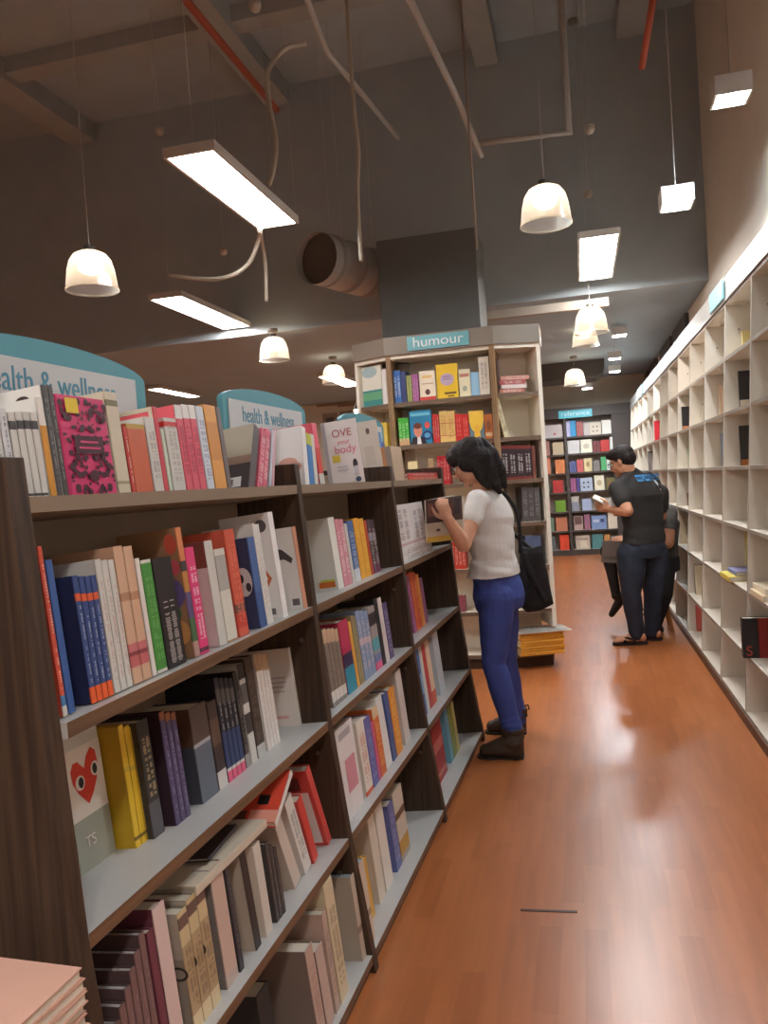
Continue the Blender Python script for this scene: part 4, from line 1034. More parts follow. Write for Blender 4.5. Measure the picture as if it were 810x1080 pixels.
for args in [
    (1, -.19, -.13, .27, (196, 190, 220), 'lilac white spine at the far top shelf start'), (1, -.13, -.03, .28, (66, 150, 200), 'bright blue spines under the teal sign', 2), (1, -.02, .09, .25, (170, 96, 90), 'dusty red spines on far top shelf', 2),
    (1, .1, .2, .22, (196, 184, 176), 'pale grey cover on far top shelf'), (1, .205, .4, .22, (214, 200, 180), 'wide cream patterned cover on far top shelf', 1, dict(art=dots((150, 120, 110)))), (1, .41, .57, .24, (230, 226, 214), 'bright white cover at far top shelf end'),
    (2, -.19, .02, .23, (206, 200, 196), 'plain pale grey panel cover, second far shelf'), (2, .03, .23, .23, (228, 222, 200), 'white drawing cover, second far shelf', 1, dict(art=[('e', .5, .5, .25, .2, (190, 180, 160))])), (2, .24, .36, .19, (120, 60, 60), 'dark red and black books, second far shelf', 2), (2, .37, .52, .2, (190, 60, 56), 'red cover, second far shelf'), (2, .53, .58, .24, (226, 222, 214), 'slim white spine, second far shelf'),
    (3, -.18, -.06, .2, (96, 100, 140), 'blue-grey spines, third far shelf', 2), (3, -.05, .06, .22, (196, 96, 96), 'red-pink spines, third far shelf', 2), (3, .07, .21, .23, (216, 196, 150), 'beige portrait cover, third far shelf', 1, dict(art=[('e', .5, .55, .22, .2, (170, 140, 100))])), (3, .23, .34, .18, (130, 124, 120), 'grey cover, third far shelf'), (3, .36, .45, .24, (90, 170, 110), 'green spines beside the man\'s face', 2), (3, .46, .58, .2, (220, 222, 214), 'white and green cover, third far shelf'),
    (4, -.18, -.08, .24, (160, 96, 130), 'mauve spines, fourth far shelf', 2), (4, -.07, -.02, .24, (90, 80, 140), 'violet spine, fourth far shelf'), (4, -.01, .2, .23, (180, 190, 206), 'pale blue cover with four dark dots', 1, dict(art=dots((50, 50, 60)))), (4, .23, .4, .26, (232, 222, 196), 'white framed cream cover, fourth far shelf', 1, dict(art=[('e', .5, .5, .25, .2, (196, 176, 140))])), (4, .43, .58, .2, (120, 110, 70), 'olive cover behind the man', 1, dict(art=[('e', .5, .5, .3, .2, (150, 100, 70))])),
    (5, -.18, -.05, .26, (150, 150, 160), 'grey-blue photo cover, fifth far shelf', 1, dict(art=[('r', 0, .6, 1, 1, (190, 180, 170))])), (5, -.0, .16, .2, (170, 180, 206), 'pale blue cover, fifth far shelf'), (5, .3, .5, .2, (190, 180, 170), 'pale cover behind the man\'s hand, fifth far shelf'),
    (6, -.16, .0, .25, (190, 160, 150), 'white and brown photo cover, sixth far shelf', 1, dict(art=[('r', .1, .4, .9, .95, (110, 80, 76))])), (6, .02, .12, .27, (160, 110, 130), 'pink-purple spines, sixth far shelf', 2), (6, .14, .4, .24, (130, 150, 190), 'wide blue cover with dark squares, sixth far shelf', 1, dict(art=[('r', .6, .5, .85, .75, (60, 70, 110)), ('r', .1, .5, .5, .7, (190, 200, 216))])), (6, .42, .58, .28, (222, 206, 184), 'white edged cream cover, sixth far shelf'),
    (7, -.15, .1, .24, (206, 190, 170), 'cream framed cover, lowest far shelf', 1, dict(art=[('r', .35, .1, .8, .6, (226, 214, 190)), ('r', .1, .7, .9, .8, (160, 130, 120))])), (7, .13, .32, .25, (90, 140, 140), 'teal cover, lowest far shelf'), (7, .34, .44, .24, (206, 150, 90), 'orange-tan spines, lowest far shelf', 2), (7, .46, .58, .2, (190, 180, 170), 'pale cover at lowest far shelf end'),
    (1, -.79, -.64, .2, (80, 70, 66), 'dark cover, far side column, top'), (1, -.6, -.26, .23, (196, 184, 180), 'pale cover with red dot, far side column', 1, dict(art=[('e', .6, .3, .08, .08, (190, 100, 90))])),
    (2, -.75, -.5, .26, (170, 120, 110), 'salmon books, far side column', 4), (2, -.45, -.26, .22, (190, 170, 140), 'beige cover, far side column second shelf'),
    (3, -.75, -.5, .3, (206, 130, 100), 'salmon patterned tall books, far side column', 3), (3, -.42, -.25, .24, (214, 130, 80), 'orange and cream cover, far side column'),
    (4, -.75, -.55, .2, (140, 150, 130), 'grey-green books, far side column', 3), (4, -.48, -.3, .22, (180, 60, 56), 'red cover, far side column'),
    (5, -.72, -.55, .24, (180, 110, 120), 'pink spines, far side column', 3), (5, -.46, -.28, .2, (110, 150, 50), 'bright green cover, far side column'), (6, -.7, -.5, .24, (110, 130, 110), 'grey-green cover, far side column'), (6, -.47, -.27, .24, (190, 120, 90), 'brown patterned cover, far side column'),
    (7, -.42, -.26, .27, (226, 80, 52), 'vivid red-orange books, far side column lowest shelf', 3), (7, -.7, -.5, .25, (100, 110, 110), 'grey books, far side column lowest shelf', 3)]:
    kw = args[7] if len(args) > 7 else {}
    rbook(*args[:7], **kw)

# ------------------------------------------------------------------ white cube shelving along the right wall
WM = Matrix.Translation((.80, 4.6, 0)) @ Matrix.Rotation(.008, 4, 'Z')
WSL = .0615; WB = .36
WZ = [2.445, 2.10, 1.757, 1.418, 1.076, .733, .39, .075]
WC = [.035 + .765 * (k - 1) for k in range(0, 14)]; WG = [WC[0] - .765] + WC
WW = mat((212, 202, 186), .5, noise=.02, scale=6); WE = mat((150, 138, 122), .5); WBACK = mat((208, 198, 182), .55, noise=.02, scale=6)
wsh = thing('cube_shelving', 'long white cube shelving covering the aisle wall, mostly empty', 'shelving', WM)
for y in WG:
    b = MB(); th = .009
    P = [(WSL * z - .002, y, z) for z in (.0, 2.46)]
    b.hexa([(0 - .002, y - th, 0), (WB, y - th, 0), (WB, y + th, 0), (-.002, y + th, 0), (WSL * 2.46 - .002, y - th, 2.46), (WB, y - th, 2.46), (WB, y + th, 2.46), (WSL * 2.46 - .002, y + th, 2.46)], dict(all=WW, x0=WE)); b.build('upright', wsh)
for z in WZ:
    b = MB(); th = .02; x = WSL * z
    b.box(x, WB, WG[0], WG[-1], z - th, z, dict(all=WW, x0=WE)); b.build('shelf', wsh)
for y0, y1 in zip(WG, WG[1:]):
    b = MB(); b.box(WB, WB + .012, y0, y1, .03, 2.46, WBACK); b.build('back_panel', wsh)
b = MB(); b.box(-.003, .02, WG[0], WG[-1], 0, .055, mat((92, 62, 42), .5)); b.build('kick_plate', wsh)
FAS = mat((158, 154, 148), .42, metal=.6, noise=.06, scale=5)
b = MB(); x = WSL * 2.46
b.hexa([(x - .012, WG[0], 2.447), (x + .012, WG[0], 2.447), (x + .012, WC[-1], 2.447), (x - .012, WC[-1], 2.447), (x + .0, WG[0], 2.60), (x + .03, WG[0], 2.60), (x + .03, WC[-1], 2.60), (x + .0, WC[-1], 2.60)], FAS); b.build('fascia', wsh)
for (ya, yb) in ((5.36, 5.84), (11.3, 12.1)):
    b = MB(); b.box(x - .022, x - .013, ya - 4.6, yb - 4.6, 2.465, 2.585, mat((150, 200, 206), .4, noise=.06, scale=20)); b.build('sign_plate', wsh)
for k in range(5):
    for z in (2.27, 1.93, 1.59):
        b = MB(); b.tube([(.22, WC[k + 1] - .009, z), (.22, WC[k + 1] - .0115, z)], .006, mat((120, 112, 104), .4, metal=.5), 10); b.build('shelf_pin', wsh)
RN = ['top', 'second', 'third', 'fourth', 'fifth', 'sixth', 'bottom']
def wbook(r, c, off, t, h, d, col, lab, sb=.03, lift=0, lean=0, **k):
    """off: distance of the book's far side from the far upright of the cell"""
    z = WZ[r + 1] + lift; y = WC[c + 1] - .0095 - off - t
    M = WM @ Matrix.Translation((WSL * z + sb, y, z)) @ Matrix.Rotation(lean, 4, 'X')
    return book(lab, 'books in the white cube shelving', M, t, h, d, col, front=True, **k)
for a in [
    (0, 1, .01, .04, .15, .15, (226, 206, 140), 'pale yellow book in top row cube, beside the teal plate', .10),
    (1, 1, .01, .02, .25, .14, (52, 48, 50), 'black book with white foot, second row of white cubes', .09, dict(art=[('r', 0, 0, 1, .28, (222, 206, 190))])),
    (2, 1, .01, .02, .25, .14, (58, 56, 52), 'dark book with orange foot, third row of white cubes', .10, dict(art=[('r', 0, 0, 1, .15, (196, 120, 60))])),
    (1, 2, .01, .03, .24, .14, (232, 206, 178), 'creamy pink book, second row of white cubes', .10),
    (0, 2, .01, .012, .18, .14, (222, 200, 160), 'slim cream book, top row of white cubes', .15),
    (2, 2, .01, .012, .24, .14, (150, 166, 190), 'slim blue-grey book, third row of white cubes', .12),
    (1, 4, .01, .03, .22, .14, (46, 42, 44), 'black book with tan foot farther along second cube row', .04, dict(art=[('r', 0, 0, 1, .2, (196, 130, 90))])),
    (2, 4, .01, .012, .2, .14, (150, 190, 130), 'slim green book, third row of white cubes', .10),
    (2, 5, .01, .02, .24, .14, (110, 66, 56), 'slim brown book farther along third cube row', .14),
    (1, 7, .01, .03, .24, .16, (214, 44, 56), 'bright red book far along second cube row', .02),
    (2, 8, .01, .02, .24, .14, (70, 64, 64), 'dark book far along third cube row', .02),
    (2, 8, .06, .02, .22, .14, (130, 120, 116), 'grey book beside the dark one far along third cube row', .02),
    (3, 4, .01, .02, .12, .12, (120, 80, 66), 'short brown book, fourth row of white cubes', .09),
    (3, 2, .01, .012, .22, .14, (226, 150, 130), 'slim pink book, fourth row of white cubes', .14),
    (4, 4, .01, .03, .25, .14, (206, 186, 156), 'tan book, fifth row of white cubes behind the seated person', .03),
    (4, 1, .01, .012, .28, .12, (222, 208, 140), 'slim pale yellow book standing behind the blue flat one', .14),
    (5, 3, .05, .015, .24, .14, (70, 58, 54), 'dark slim book standing, sixth row of white cubes', .05),
    (5, 3, .09, .02, .24, .14, (222, 206, 176), 'cream book leaning on the dark slim one, sixth cube row', .05, dict(lean=-.14)),
    (6, 3, .01, .02, .22, .14, (214, 110, 100), 'coral book in the lowest cube row', .07),
    (6, 0, .02, .05, .26, .16, (206, 160, 140), 'pinkish tan book in the lowest cube row under black one', .12),
    (6, 0, .09, .03, .25, .16, (196, 186, 170), 'grey-beige book in the lowest cube row under black one', .15),
    (5, 0, .03, .05, .215, .2, (40, 36, 38), 'black and red book with letter S poking out of a cube', -.03, dict(art=[('r', .36, 0, 1, 1, (150, 48, 44)), ('r', .36, 0, .4, 1, (90, 34, 32))]))]:
    kw = a[9] if len(a) > 9 else {}
    o = wbook(*a[:8], sb=a[8], **kw)
    if 'letter S' in o['label']:
        cv = [c for c in o.children if c.name.startswith('cover')][0]
        text_obj('cover_lettering', 'S', .075, flat((176, 70, 56)), cv, axes((.028, -.002, .036), (1, 0, 0), (0, 0, 1), (0, -1, 0)))
def wflat(r, c, y0, L_, t, sb, lift, dpt, col, lab, **k):
    z = WZ[r + 1] + lift
    M = WM @ Matrix.Translation((WSL * z + sb, WC[c + 1] - .01 - y0, z)) @ Matrix.Rotation(math.pi, 4, 'Z') @ Matrix.Rotation(math.pi / 2, 4, 'X') @ Matrix.Translation((0, 0, -L_))
    return book(lab, 'books in the white cube shelving', M, t, L_, dpt, col, **k)
wflat(4, 1, .05, .3, .03, -.02, 0, .2, (226, 206, 90), 'yellow book lying flat, poking out of the fifth cube row')
wflat(4, 1, .07, .26, .025, .02, .031, .2, (110, 116, 170), 'violet-blue book lying flat on the yellow one', cov=(150, 150, 196))
wflat(4, 0, .06, .3, .03, .0, 0, .2, (226, 206, 170), 'lower cream book lying flat in the cube above the black one')
wflat(4, 0, .05, .28, .03, .015, .031, .2, (230, 214, 184), 'upper cream book lying flat in the cube above the black one')

# floor joint strip
p, q = at(549, 960, 1), at(608, 962, 1)
p = hit(549, 960, (0, 0, 0), Vector((0, 0, 1))); q = hit(609, 962, (0, 0, 0), Vector((0, 0, 1)))
dd = (q - p).normalized(); nn = Vector((-dd.y, dd.x, 0)) * .006
b = MB(); b.hexa([p - nn, q - nn, q + nn, p + nn] + [v + Vector((0, 0, .002)) for v in (p - nn, q - nn, q + nn, p + nn)], flat((70, 40, 26)))
tag(b.build('floor_strip'), 'short dark joint strip set across the wooden floor', 'floor strip')
# ------------------------------------------------------------------ people
SKIN = mat((206, 150, 120), .5, noise=.05, scale=40); LIPS = flat((168, 92, 82)); HAIRM = mat((34, 27, 25), .62, noise=.35, scale=70, spec=.25, bump=.6)
def remesh(mb, voxel, name, m, parent=None, smooth=6, mats=None):
    me = bpy.data.meshes.new('t'); me.from_pydata(mb.v, [], mb.f); me.update()
    o = bpy.data.objects.new('t', me); COL.objects.link(o)
    r = o.modifiers.new('r', 'REMESH'); r.mode = 'VOXEL'; r.voxel_size = voxel
    if smooth:
        s = o.modifiers.new('s', 'SMOOTH'); s.factor = .5; s.iterations = smooth
    dg = bpy.context.evaluated_depsgraph_get(); dg.update()
    out = bpy.data.meshes.new_from_object(o.evaluated_get(dg))
    bpy.data.objects.remove(o)
    out.materials.clear()
    for k in (mats or [m]):
        out.materials.append(k)
    out.polygons.foreach_set('use_smooth', [True] * len(out.polygons))
    n = bpy.data.objects.new(name, out); COL.objects.link(n)
    if parent:
        n.parent = parent; n.matrix_parent_inverse = parent.matrix_world.inverted()
    return n
class PB(MB):
    """closed overlapping volumes, later fused into one surface"""
    M0 = flat((1, 1, 1))
    def seg(s, a, b, ra, rb, n=None):
        a, b = Vector(a), Vector(b); L_ = (b - a).length
        n = n or max(2, int(L_ / (min(ra, rb) * .8)) + 1)
        s.ball(a, ra, s.M0, 14, 10); s.ball(b, rb, s.M0, 14, 10)
        s.tube([a, b], [ra, rb], s.M0, 16)
    def chain(s, pts, rs):
        for (a, b, ra, rb) in zip(pts, pts[1:], rs, rs[1:]):
            s.seg(a, b, ra, rb)
    def ell(s, c, r, X, Y, Z):
        n0 = len(s.v); s.ball((0, 0, 0), r, s.M0, 20, 14)
        for i in range(n0, len(s.v)):
            x, y, z = s.v[i]; s.v[i] = tuple(Vector(c) + X * x + Y * y + Z * z)
    def loft(s, rings, seg=28):
        """rings: (centre, forward axis, side axis, front radius, back radius, half width)"""
        n = len(s.v)
        for (c, f, l, rf, rb, w) in rings:
            for k in range(seg):
                t = 2 * math.pi * k / seg; cx, sy = math.cos(t), math.sin(t)
                e = lambda v: math.copysign(abs(v) ** .85, v)
                s.v.append(tuple(Vector(c) + f * (e(cx) * (rf if cx > 0 else rb)) + l * (e(sy) * w)))
        for i in range(len(rings) - 1):
            for k in range(seg):
                k2 = (k + 1) % seg
                s.f.append((n + i * seg + k, n + i * seg + k2, n + (i + 1) * seg + k2, n + (i + 1) * seg + k)); s.m.append(0)
        s.f.append(tuple(n + k for k in range(seg - 1, -1, -1))); s.m.append(0)
        e = n + (len(rings) - 1) * seg; s.f.append(tuple(e + k for k in range(seg))); s.m.append(0)
def hand(pb, wrist, d, up, side, curl=.5, scale=1.0, spread=.12, thumb=.7):
    """d: from wrist to knuckles; up: back of the hand; side: towards the thumb"""
    d = Vector(d).normalized(); up = Vector(up); up = (up - d * up.dot(d)).normalized(); sd = up.cross(d).normalized()
    if sd.dot(Vector(side)) < 0:
        sd = -sd
    S = scale; w = Vector(wrist)
    pb.ell(w + d * .045 * S, (.05 * S, .038 * S, .016 * S), d, sd, up)
    pb.seg(w - d * .02 * S, w + d * .02 * S, .024 * S, .024 * S)
    for i, (o, L_) in enumerate([(.029, .075), (.0095, .084), (-.0095, .078), (-.028, .062)]):
        k = w + d * (.086 - .006 * abs(i - 1)) * S + sd * o * S
        dirn = (d + sd * (1.2 - i) * spread).normalized(); p = k; r = .0092 * S; pts = [w + d * .05 * S + sd * o * .8 * S, k]
        a = 0
        for f, c in ((.45, .9), (.32, 1.0), (.23, .8)):
            a += curl * c
            v = dirn * math.cos(a) - up * math.sin(a); p = p + v * L_ * f * S; pts.append(p)
        pb.chain(pts, [.011 * S, .0108 * S, .0098 * S, .009 * S, .0078 * S])
    b = w + d * .02 * S + sd * .026 * S
    v1 = (d * .6 + sd * .75 - up * .25 * thumb).normalized(); v2 = (d * .85 + sd * .15 - up * .45 * thumb).normalized()
    pb.chain([w + d * .01 * S + sd * .01 * S, b, b + v1 * .04 * S, b + v1 * .04 * S + v2 * .03 * S, b + v1 * .04 * S + v2 * .055 * S], [.017 * S, .0155 * S, .0125 * S, .0105 * S, .0085 * S])
def head(pb, c, f, l, u, S=1.0):
    P = lambda x, y, z: Vector(c) + f * x * S + l * y * S + u * z * S
    E_ = lambda x, y, z, r: pb.ell(P(x, y, z), tuple(q * S for q in r), f, l, u)
    E_(-.012, 0, .03, (.095, .075, .082)); E_(.03, 0, -.025, (.062, .064, .085)); E_(.04, 0, -.08, (.046, .042, .032))
    E_(.02, .03, -.06, (.05, .034, .045)); E_(.02, -.03, -.06, (.05, .034, .045))
    pb.seg(P(.085, 0, .012), P(.108, 0, -.03), .008 * S, .0125 * S); E_(.098, .012, -.034, (.012, .009, .008)); E_(.098, -.012, -.034, (.012, .009, .008))
    E_(.076, 0, .026, (.02, .05, .012)); E_(.088, 0, -.056, (.013, .023, .0055)); E_(.086, 0, -.067, (.013, .020, .006)); E_(.08, 0, -.1, (.016, .02, .014))
    E_(.066, .038, -.025, (.02, .022, .018)); E_(.066, -.038, -.025, (.02, .022, .018))
    for s in (1, -1):
        E_(-.002, .076 * s, -.008, (.021, .009, .033)); E_(.004, .074 * s, -.03, (.012, .007, .014))
    return P
def face_bits(P, c, f, l, u, parent, S=1.0, glasses=True):
    for s in (1, -1):
        b = MB(); e = P(.079, .031 * s, .004); b.ball(e, .0125 * S, flat((226, 222, 216)), 14, 10)
        b.ball(e + f * .0085 * S, .0062 * S, flat((30, 22, 18)), 10, 8)
        o = b.build('eye', parent, smooth=True); o.matrix_parent_inverse = parent.matrix_world.inverted()
        b = MB(); b.tube([P(.088, .012 * s, .024), P(.09, .03 * s, .03), P(.078, .05 * s, .024)], .0035 * S, HAIRM, 6); o = b.build('eyebrow', parent, smooth=True); o.matrix_parent_inverse = parent.matrix_world.inverted()
    if glasses:
        b = MB(); gm = flat((26, 22, 22), .3)
        for s in (1, -1):
            ring = [P(.101, .034 * s + .027 * math.cos(t), .002 + .02 * math.sin(t)) for t in [i * math.pi / 10 for i in range(21)]]
            b.tube(ring, .0028 * S, gm, 6, caps=False)
            b.tube([P(.101, .061 * s, .008), P(.085, .074 * s, .008), P(.0, .082 * s, .006), P(-.02, .08 * s, -.012)], .0024 * S, gm, 6)
        b.tube([P(.101, .008, .006), P(.104, 0, .008), P(.101, -.008, .006)], .0024 * S, gm, 6)
        o = b.build('glasses', parent, smooth=True); o.matrix_parent_inverse = parent.matrix_world.inverted()
def paint_lips(o, P, S=1.0):
    c = P(.098, 0, -.061)
    o.data.materials.append(LIPS); k = len(o.data.materials) - 1
    for p in o.data.polygons:
        q = p.center - c
        if abs(q.z) < .013 * S and q.length < .026 * S:
            p.material_index = k
def heading(a):
    f = Vector((math.cos(a), math.sin(a), 0)); return f, Vector((-f.y, f.x, 0)), Vector((0, 0, 1))
def pitch(f, l, u, a):
    """nod down by a"""
    return f * math.cos(a) - u * math.sin(a), l, u * math.cos(a) + f * math.sin(a)

# ---- the woman reading
wf, wl, wu = heading(math.radians(164))
WY = 4.2
wo = thing('person', 'woman in white T-shirt, blue trousers and brown boots reading a magazine by the shelf', 'person', Matrix.Translation((-.47, 4.22, 0)))
hipC, waist, chest, neck = at(524, 622, 4.22), at(521, 590, 4.2), at(518, 550, 4.2), at(511, 516, 4.18)
shL, elL, wrL = at(504, 528, 4.03), at(489, 575, 3.87), at(473, 547, 3.795)
shR, elR, wrR = at(519, 525, 4.36), at(499, 577, 4.36), at(480, 553, 4.12)
hL, kL, aL = at(524, 630, 4.13), at(521, 700, 4.10), at(541, 770, 4.08)
hR, kR, aR = at(528, 630, 4.31), at(533, 698, 4.38), at(546, 757, 4.44)
hc = at(495, 487, 4.15)
hf, hl, hu = heading(math.radians(172)); hf, hl, hu = pitch(hf, hl, hu, .5)
body = PB()
body.loft([(hipC + wu * -.06, wf, wl, .10, .12, .15), (hipC + wu * .02, wf, wl, .1, .12, .155), (waist, wf, wl, .085, .085, .125), (chest - wu * .04, wf, wl, .10, .085, .14), (chest + wu * .04, wf, wl, .105, .09, .15), (neck - wu * .09, wf, wl, .08, .08, .13), (neck - wu * .02, wf, wl, .05, .05, .06)])
body.seg(neck - wu * .05, hc - hu * .03 - hf * .02, .05, .047)
body.seg(neck - wu * .05, shL, .05, .045); body.seg(neck - wu * .05, shR, .05, .045)
body.chain([shL, elL, wrL], [.044, .036, .024]); body.chain([shL, (shL + elL) / 2, elL], [.044, .043, .036]); body.chain([elL, elL + (wrL - elL) * .3, wrL], [.036, .037, .024])
body.chain([shR, elR, wrR], [.044, .036, .024])
body.chain([hL, kL, aL], [.08, .05, .036]); body.chain([hR, kR, aR], [.08, .05, .036])
hand(body, wrL, at(465, 530, 3.79) - wrL, Vector((-.1, -1, .15)), Vector((-.4, 0, -1)), curl=.72, scale=.86, spread=.07)
hand(body, wrR, at(468, 543, 4.06) - wrR, Vector((.2, 1, 0)), Vector((0, 0, 1)), curl=.5, scale=.95)
PW = head(body, hc, hf, hl, hu, .97)
for ank, toe, hee in ((aL, at(508, 791, 4.08), at(549, 791, 4.08)), (aR, at(518, 771, 4.44), at(552, 768, 4.44))):
    fq = (toe - hee); fq.z = 0; fq.normalize(); hq = Vector((hee.x, hee.y, .05)) + fq * .04
    body.seg(ank, hq, .034, .03); body.seg(hq, Vector((toe.x, toe.y, .04)) - fq * .06, .028, .018)
bo = remesh(body, .0055, 'body', SKIN, wo, 4); paint_lips(bo, PW)
face_bits(PW, hc, hf, hl, hu, wo, .97)
SHIRT = mat((216, 209, 202), .8, noise=.04, scale=20, bump=.25)
sh = PB()
hem = at(521, 607, 4.2)
sh.loft([(hem, wf, wl, .125, .13, .172), (waist + wu * .01, wf, wl, .108, .104, .145), (chest - wu * .06, wf, wl, .118, .102, .155), (chest + wu * .02, wf, wl, .125, .106, .165)] + [(neck + (chest - neck) * t, wf, wl, f_, b_, w_) for t, f_, b_, w_ in ((.68, .12, .104, .162), (.5, .108, .098, .15), (.33, .09, .09, .128), (.18, .072, .078, .095), (.05, .06, .066, .068))])
sh.seg(neck - wu * .07, shL, .055, .058); sh.seg(neck - wu * .07, shR, .055, .058)
sh.seg(shL, shL + (elL - shL) * .42, .06, .056); sh.seg(shR, shR + (elR - shR) * .45, .06, .058)
def wrinkle(o, amp, fx, fz, z0=None, z1=None):
    from mathutils import noise as mn
    me = o.data; nr = [v.normal.copy() for v in me.vertices]
    for v, n in zip(me.vertices, nr):
        w = 1.0 if z0 is None else max(0.0, min(1.0, (z1 - v.co.z) / (z1 - z0)))
        q = mn.noise(Vector((v.co.x * fx, v.co.y * fx, v.co.z * fz + v.co.x * fx * .6)))
        v.co += n * (amp * q * (.25 + .75 * w))
    me.update()
wrinkle(remesh(sh, .006, 'tshirt', SHIRT, wo, 5), .011, 7, 26, hem.z, chest.z)
JEAN = mat((60, 74, 140), .75, noise=.12, scale=50, bump=.2)
tr = PB()
tr.loft([(hipC - wu * .10, wf, wl, .10, .13, .155), (hipC - wu * .03, wf, wl, .112, .14, .168), (hipC + wu * .04, wf, wl, .108, .125, .162), (hem + wu * .03, wf, wl, .1, .105, .15)])
tr.chain([hL + wu * .0, hL + (kL - hL) * .35, kL, kL + (aL - kL) * .3, aL - wu * .0], [.098, .09, .064, .064, .05])
tr.chain([hR, hR + (kR - hR) * .35, kR, kR + (aR - kR) * .3, aR], [.098, .09, .064, .064, .05])
for (kk, aa) in ((kL, aL), (kR, aR)):
    for i, f in enumerate((.02, .1, .72, .82, .92)):
        c = kk + (aa - kk) * f; rad = .06 if f < .5 else .052
        tr.tube([c + wf * math.cos(t) * rad + wl * math.sin(t) * rad + wu * .008 * math.sin(2 * t + i) for t in [q * .52 for q in range(13)]], .006, tr.M0, 6)
wrinkle(remesh(tr, .0065, 'trousers', JEAN, wo, 4), .006, 9, 14)
BOOT = mat((62, 46, 34), .6, noise=.12, scale=40, bump=.2); SOLE = flat((34, 28, 24))
for nm, ank, toe, hee in (('boot', aL, at(505, 791, 4.06), at(550, 791, 4.06)), ('boot', aR, at(513, 772, 4.46), at(553, 767, 4.46))):
    q = PB(); fd = Vector((toe.x - hee.x, toe.y - hee.y, 0)).normalized(); sd = Vector((-fd.y, fd.x, 0)); T, H_ = Vector((toe.x, toe.y, 0)), Vector((hee.x, hee.y, 0))
    up0 = Vector((0, 0, 1)); shaft = Vector((ank.x, ank.y, .13))
    q.loft([(H_ + fd * .035 + up0 * .015, fd, sd, .05, .048, .042), (H_ + fd * .035 + up0 * .08, fd, sd, .058, .05, .047), (shaft - up0 * .01, fd, sd, .053, .054, .05), (shaft + up0 * .02, fd, sd, .055, .056, .053)])
    q.seg(H_ + fd * .045 + up0 * .045, H_ + fd * .13 + up0 * .045, .046, .042); q.seg(H_ + fd * .13 + up0 * .042, T - fd * .035 + up0 * .036, .042, .034)
    q.seg(H_ + fd * .06 + up0 * .08, H_ + fd * .15 + up0 * .05, .042, .034)
    for t in (.06, .09):
        q.tube([shaft + up0 * (t - .085) + fd * math.cos(a) * .055 + sd * math.sin(a) * .053 for a in [i * .52 for i in range(13)]], .005, q.M0, 6)
    o = remesh(q, .005, nm, BOOT, wo, 4)
    b = MB(); L_ = (T - H_).length
    prof = [(-.012, .03), (.02, .043), (.06, .036), (L_ * .5, .036), (L_ * .75, .046), (L_ - .01, .036), (L_ + .008, .014)]
    pts = [H_ + fd * x + sd * y for x, y in prof] + [H_ + fd * x - sd * y for x, y in reversed(prof)]
    b.prism(pts, (0, 0, .014), SOLE)
    c = b.build('sole', o); c.matrix_parent_inverse = (o.matrix_parent_inverse if False else Matrix.Identity(4)); c.matrix_parent_inverse = (wo.matrix_world @ o.matrix_parent_inverse @ o.matrix_basis).inverted()
b = MB(); bk = Vector((aR.x, aR.y, .16)); b.tube([bk + Vector((.04, 0, .0)), bk + Vector((.062, 0, .006)), bk + Vector((.066, 0, -.02))], .005, BOOT, 6)
o = b.build('boot_strap', wo, smooth=True); o.matrix_parent_inverse = wo.matrix_world.inverted()
# hair: half tied, falling over the back
hr = PB(); HP = PW
def he(x, y, z, r):
    hr.ell(HP(x, y, z), r, hf, hl, hu)
he(-.022, 0, .037, (.1, .086, .088)); he(-.05, 0, -.0, (.075, .084, .09)); he(.02, 0, .062, (.082, .076, .06))
he(.05, .05, .05, (.045, .032, .04)); he(.05, -.05, .05, (.045, .032, .04))
he(.0, .066, .0, (.05, .022, .06)); he(.0, -.066, .0, (.05, .022, .06))
tie = HP(-.115, 0, .05); hr.seg(HP(-.08, 0, .05), tie, .03, .024); 
tail = [tie, at(519, 480, 4.16), at(527, 498, 4.16), at(532, 513, 4.15)]
hr.chain(tail, [.026, .038, .034, .014])
hr.chain([HP(-.07, .02, -.02), at(515, 497, 4.13), at(522, 512, 4.12), at(527, 519, 4.12)], [.062, .045, .03, .012])
hr.chain([HP(-.035, .05, -.03), at(508, 503, 4.09), at(514, 514, 4.09)], [.036, .032, .014])
hr.chain([HP(-.06, -.04, -.02), at(519, 500, 4.2), at(527, 514, 4.2)], [.052, .042, .016])
ho = remesh(hr, .006, 'hair', HAIRM, wo, 4); wrinkle(ho, .006, 40, 6)
b = MB(); b.tube([tie + hu * .028 * math.cos(t) + hl * .028 * math.sin(t) for t in [i * .52 for i in range(13)]], .008, flat((60, 52, 60)), 8); o = b.build('hair_tie', wo, smooth=True); o.matrix_parent_inverse = wo.matrix_world.inverted()

# the magazine in her hands: two leaves opening from a spine
sp0, sp1 = at(449, 573, 3.84), at(447, 528, 3.86)
e0, e1 = at(489, 568, 3.84), at(487, 524, 3.86)
g0, g1 = at(480, 562, 4.06), at(478, 522, 4.09)
mg = thing('magazine', 'open magazine with dark photo cover and yellow foot in the woman\'s hands', 'magazine', Matrix.Translation(sp0))
def leafmesh(a0, b0, b1, a1, th, m):
    n = (b0 - a0).cross(a1 - a0).normalized() * th
    b = MB(); b.hexa([a0, b0, b1, a1, a0 + n, b0 + n, b1 + n, a1 + n], m); return b
def fix(o, parent):
    o.matrix_parent_inverse = parent.matrix_world.inverted(); return o
nrm = (e0 - sp0).cross(sp1 - sp0).normalized(); inner = 1 if nrm.dot(Vector((0, 1, 0))) > 0 else -1
cvr = fix(leafmesh(sp0, e0, e1, sp1, .002 * inner, mat((200, 180, 156), .35)).build('cover', mg), mg)
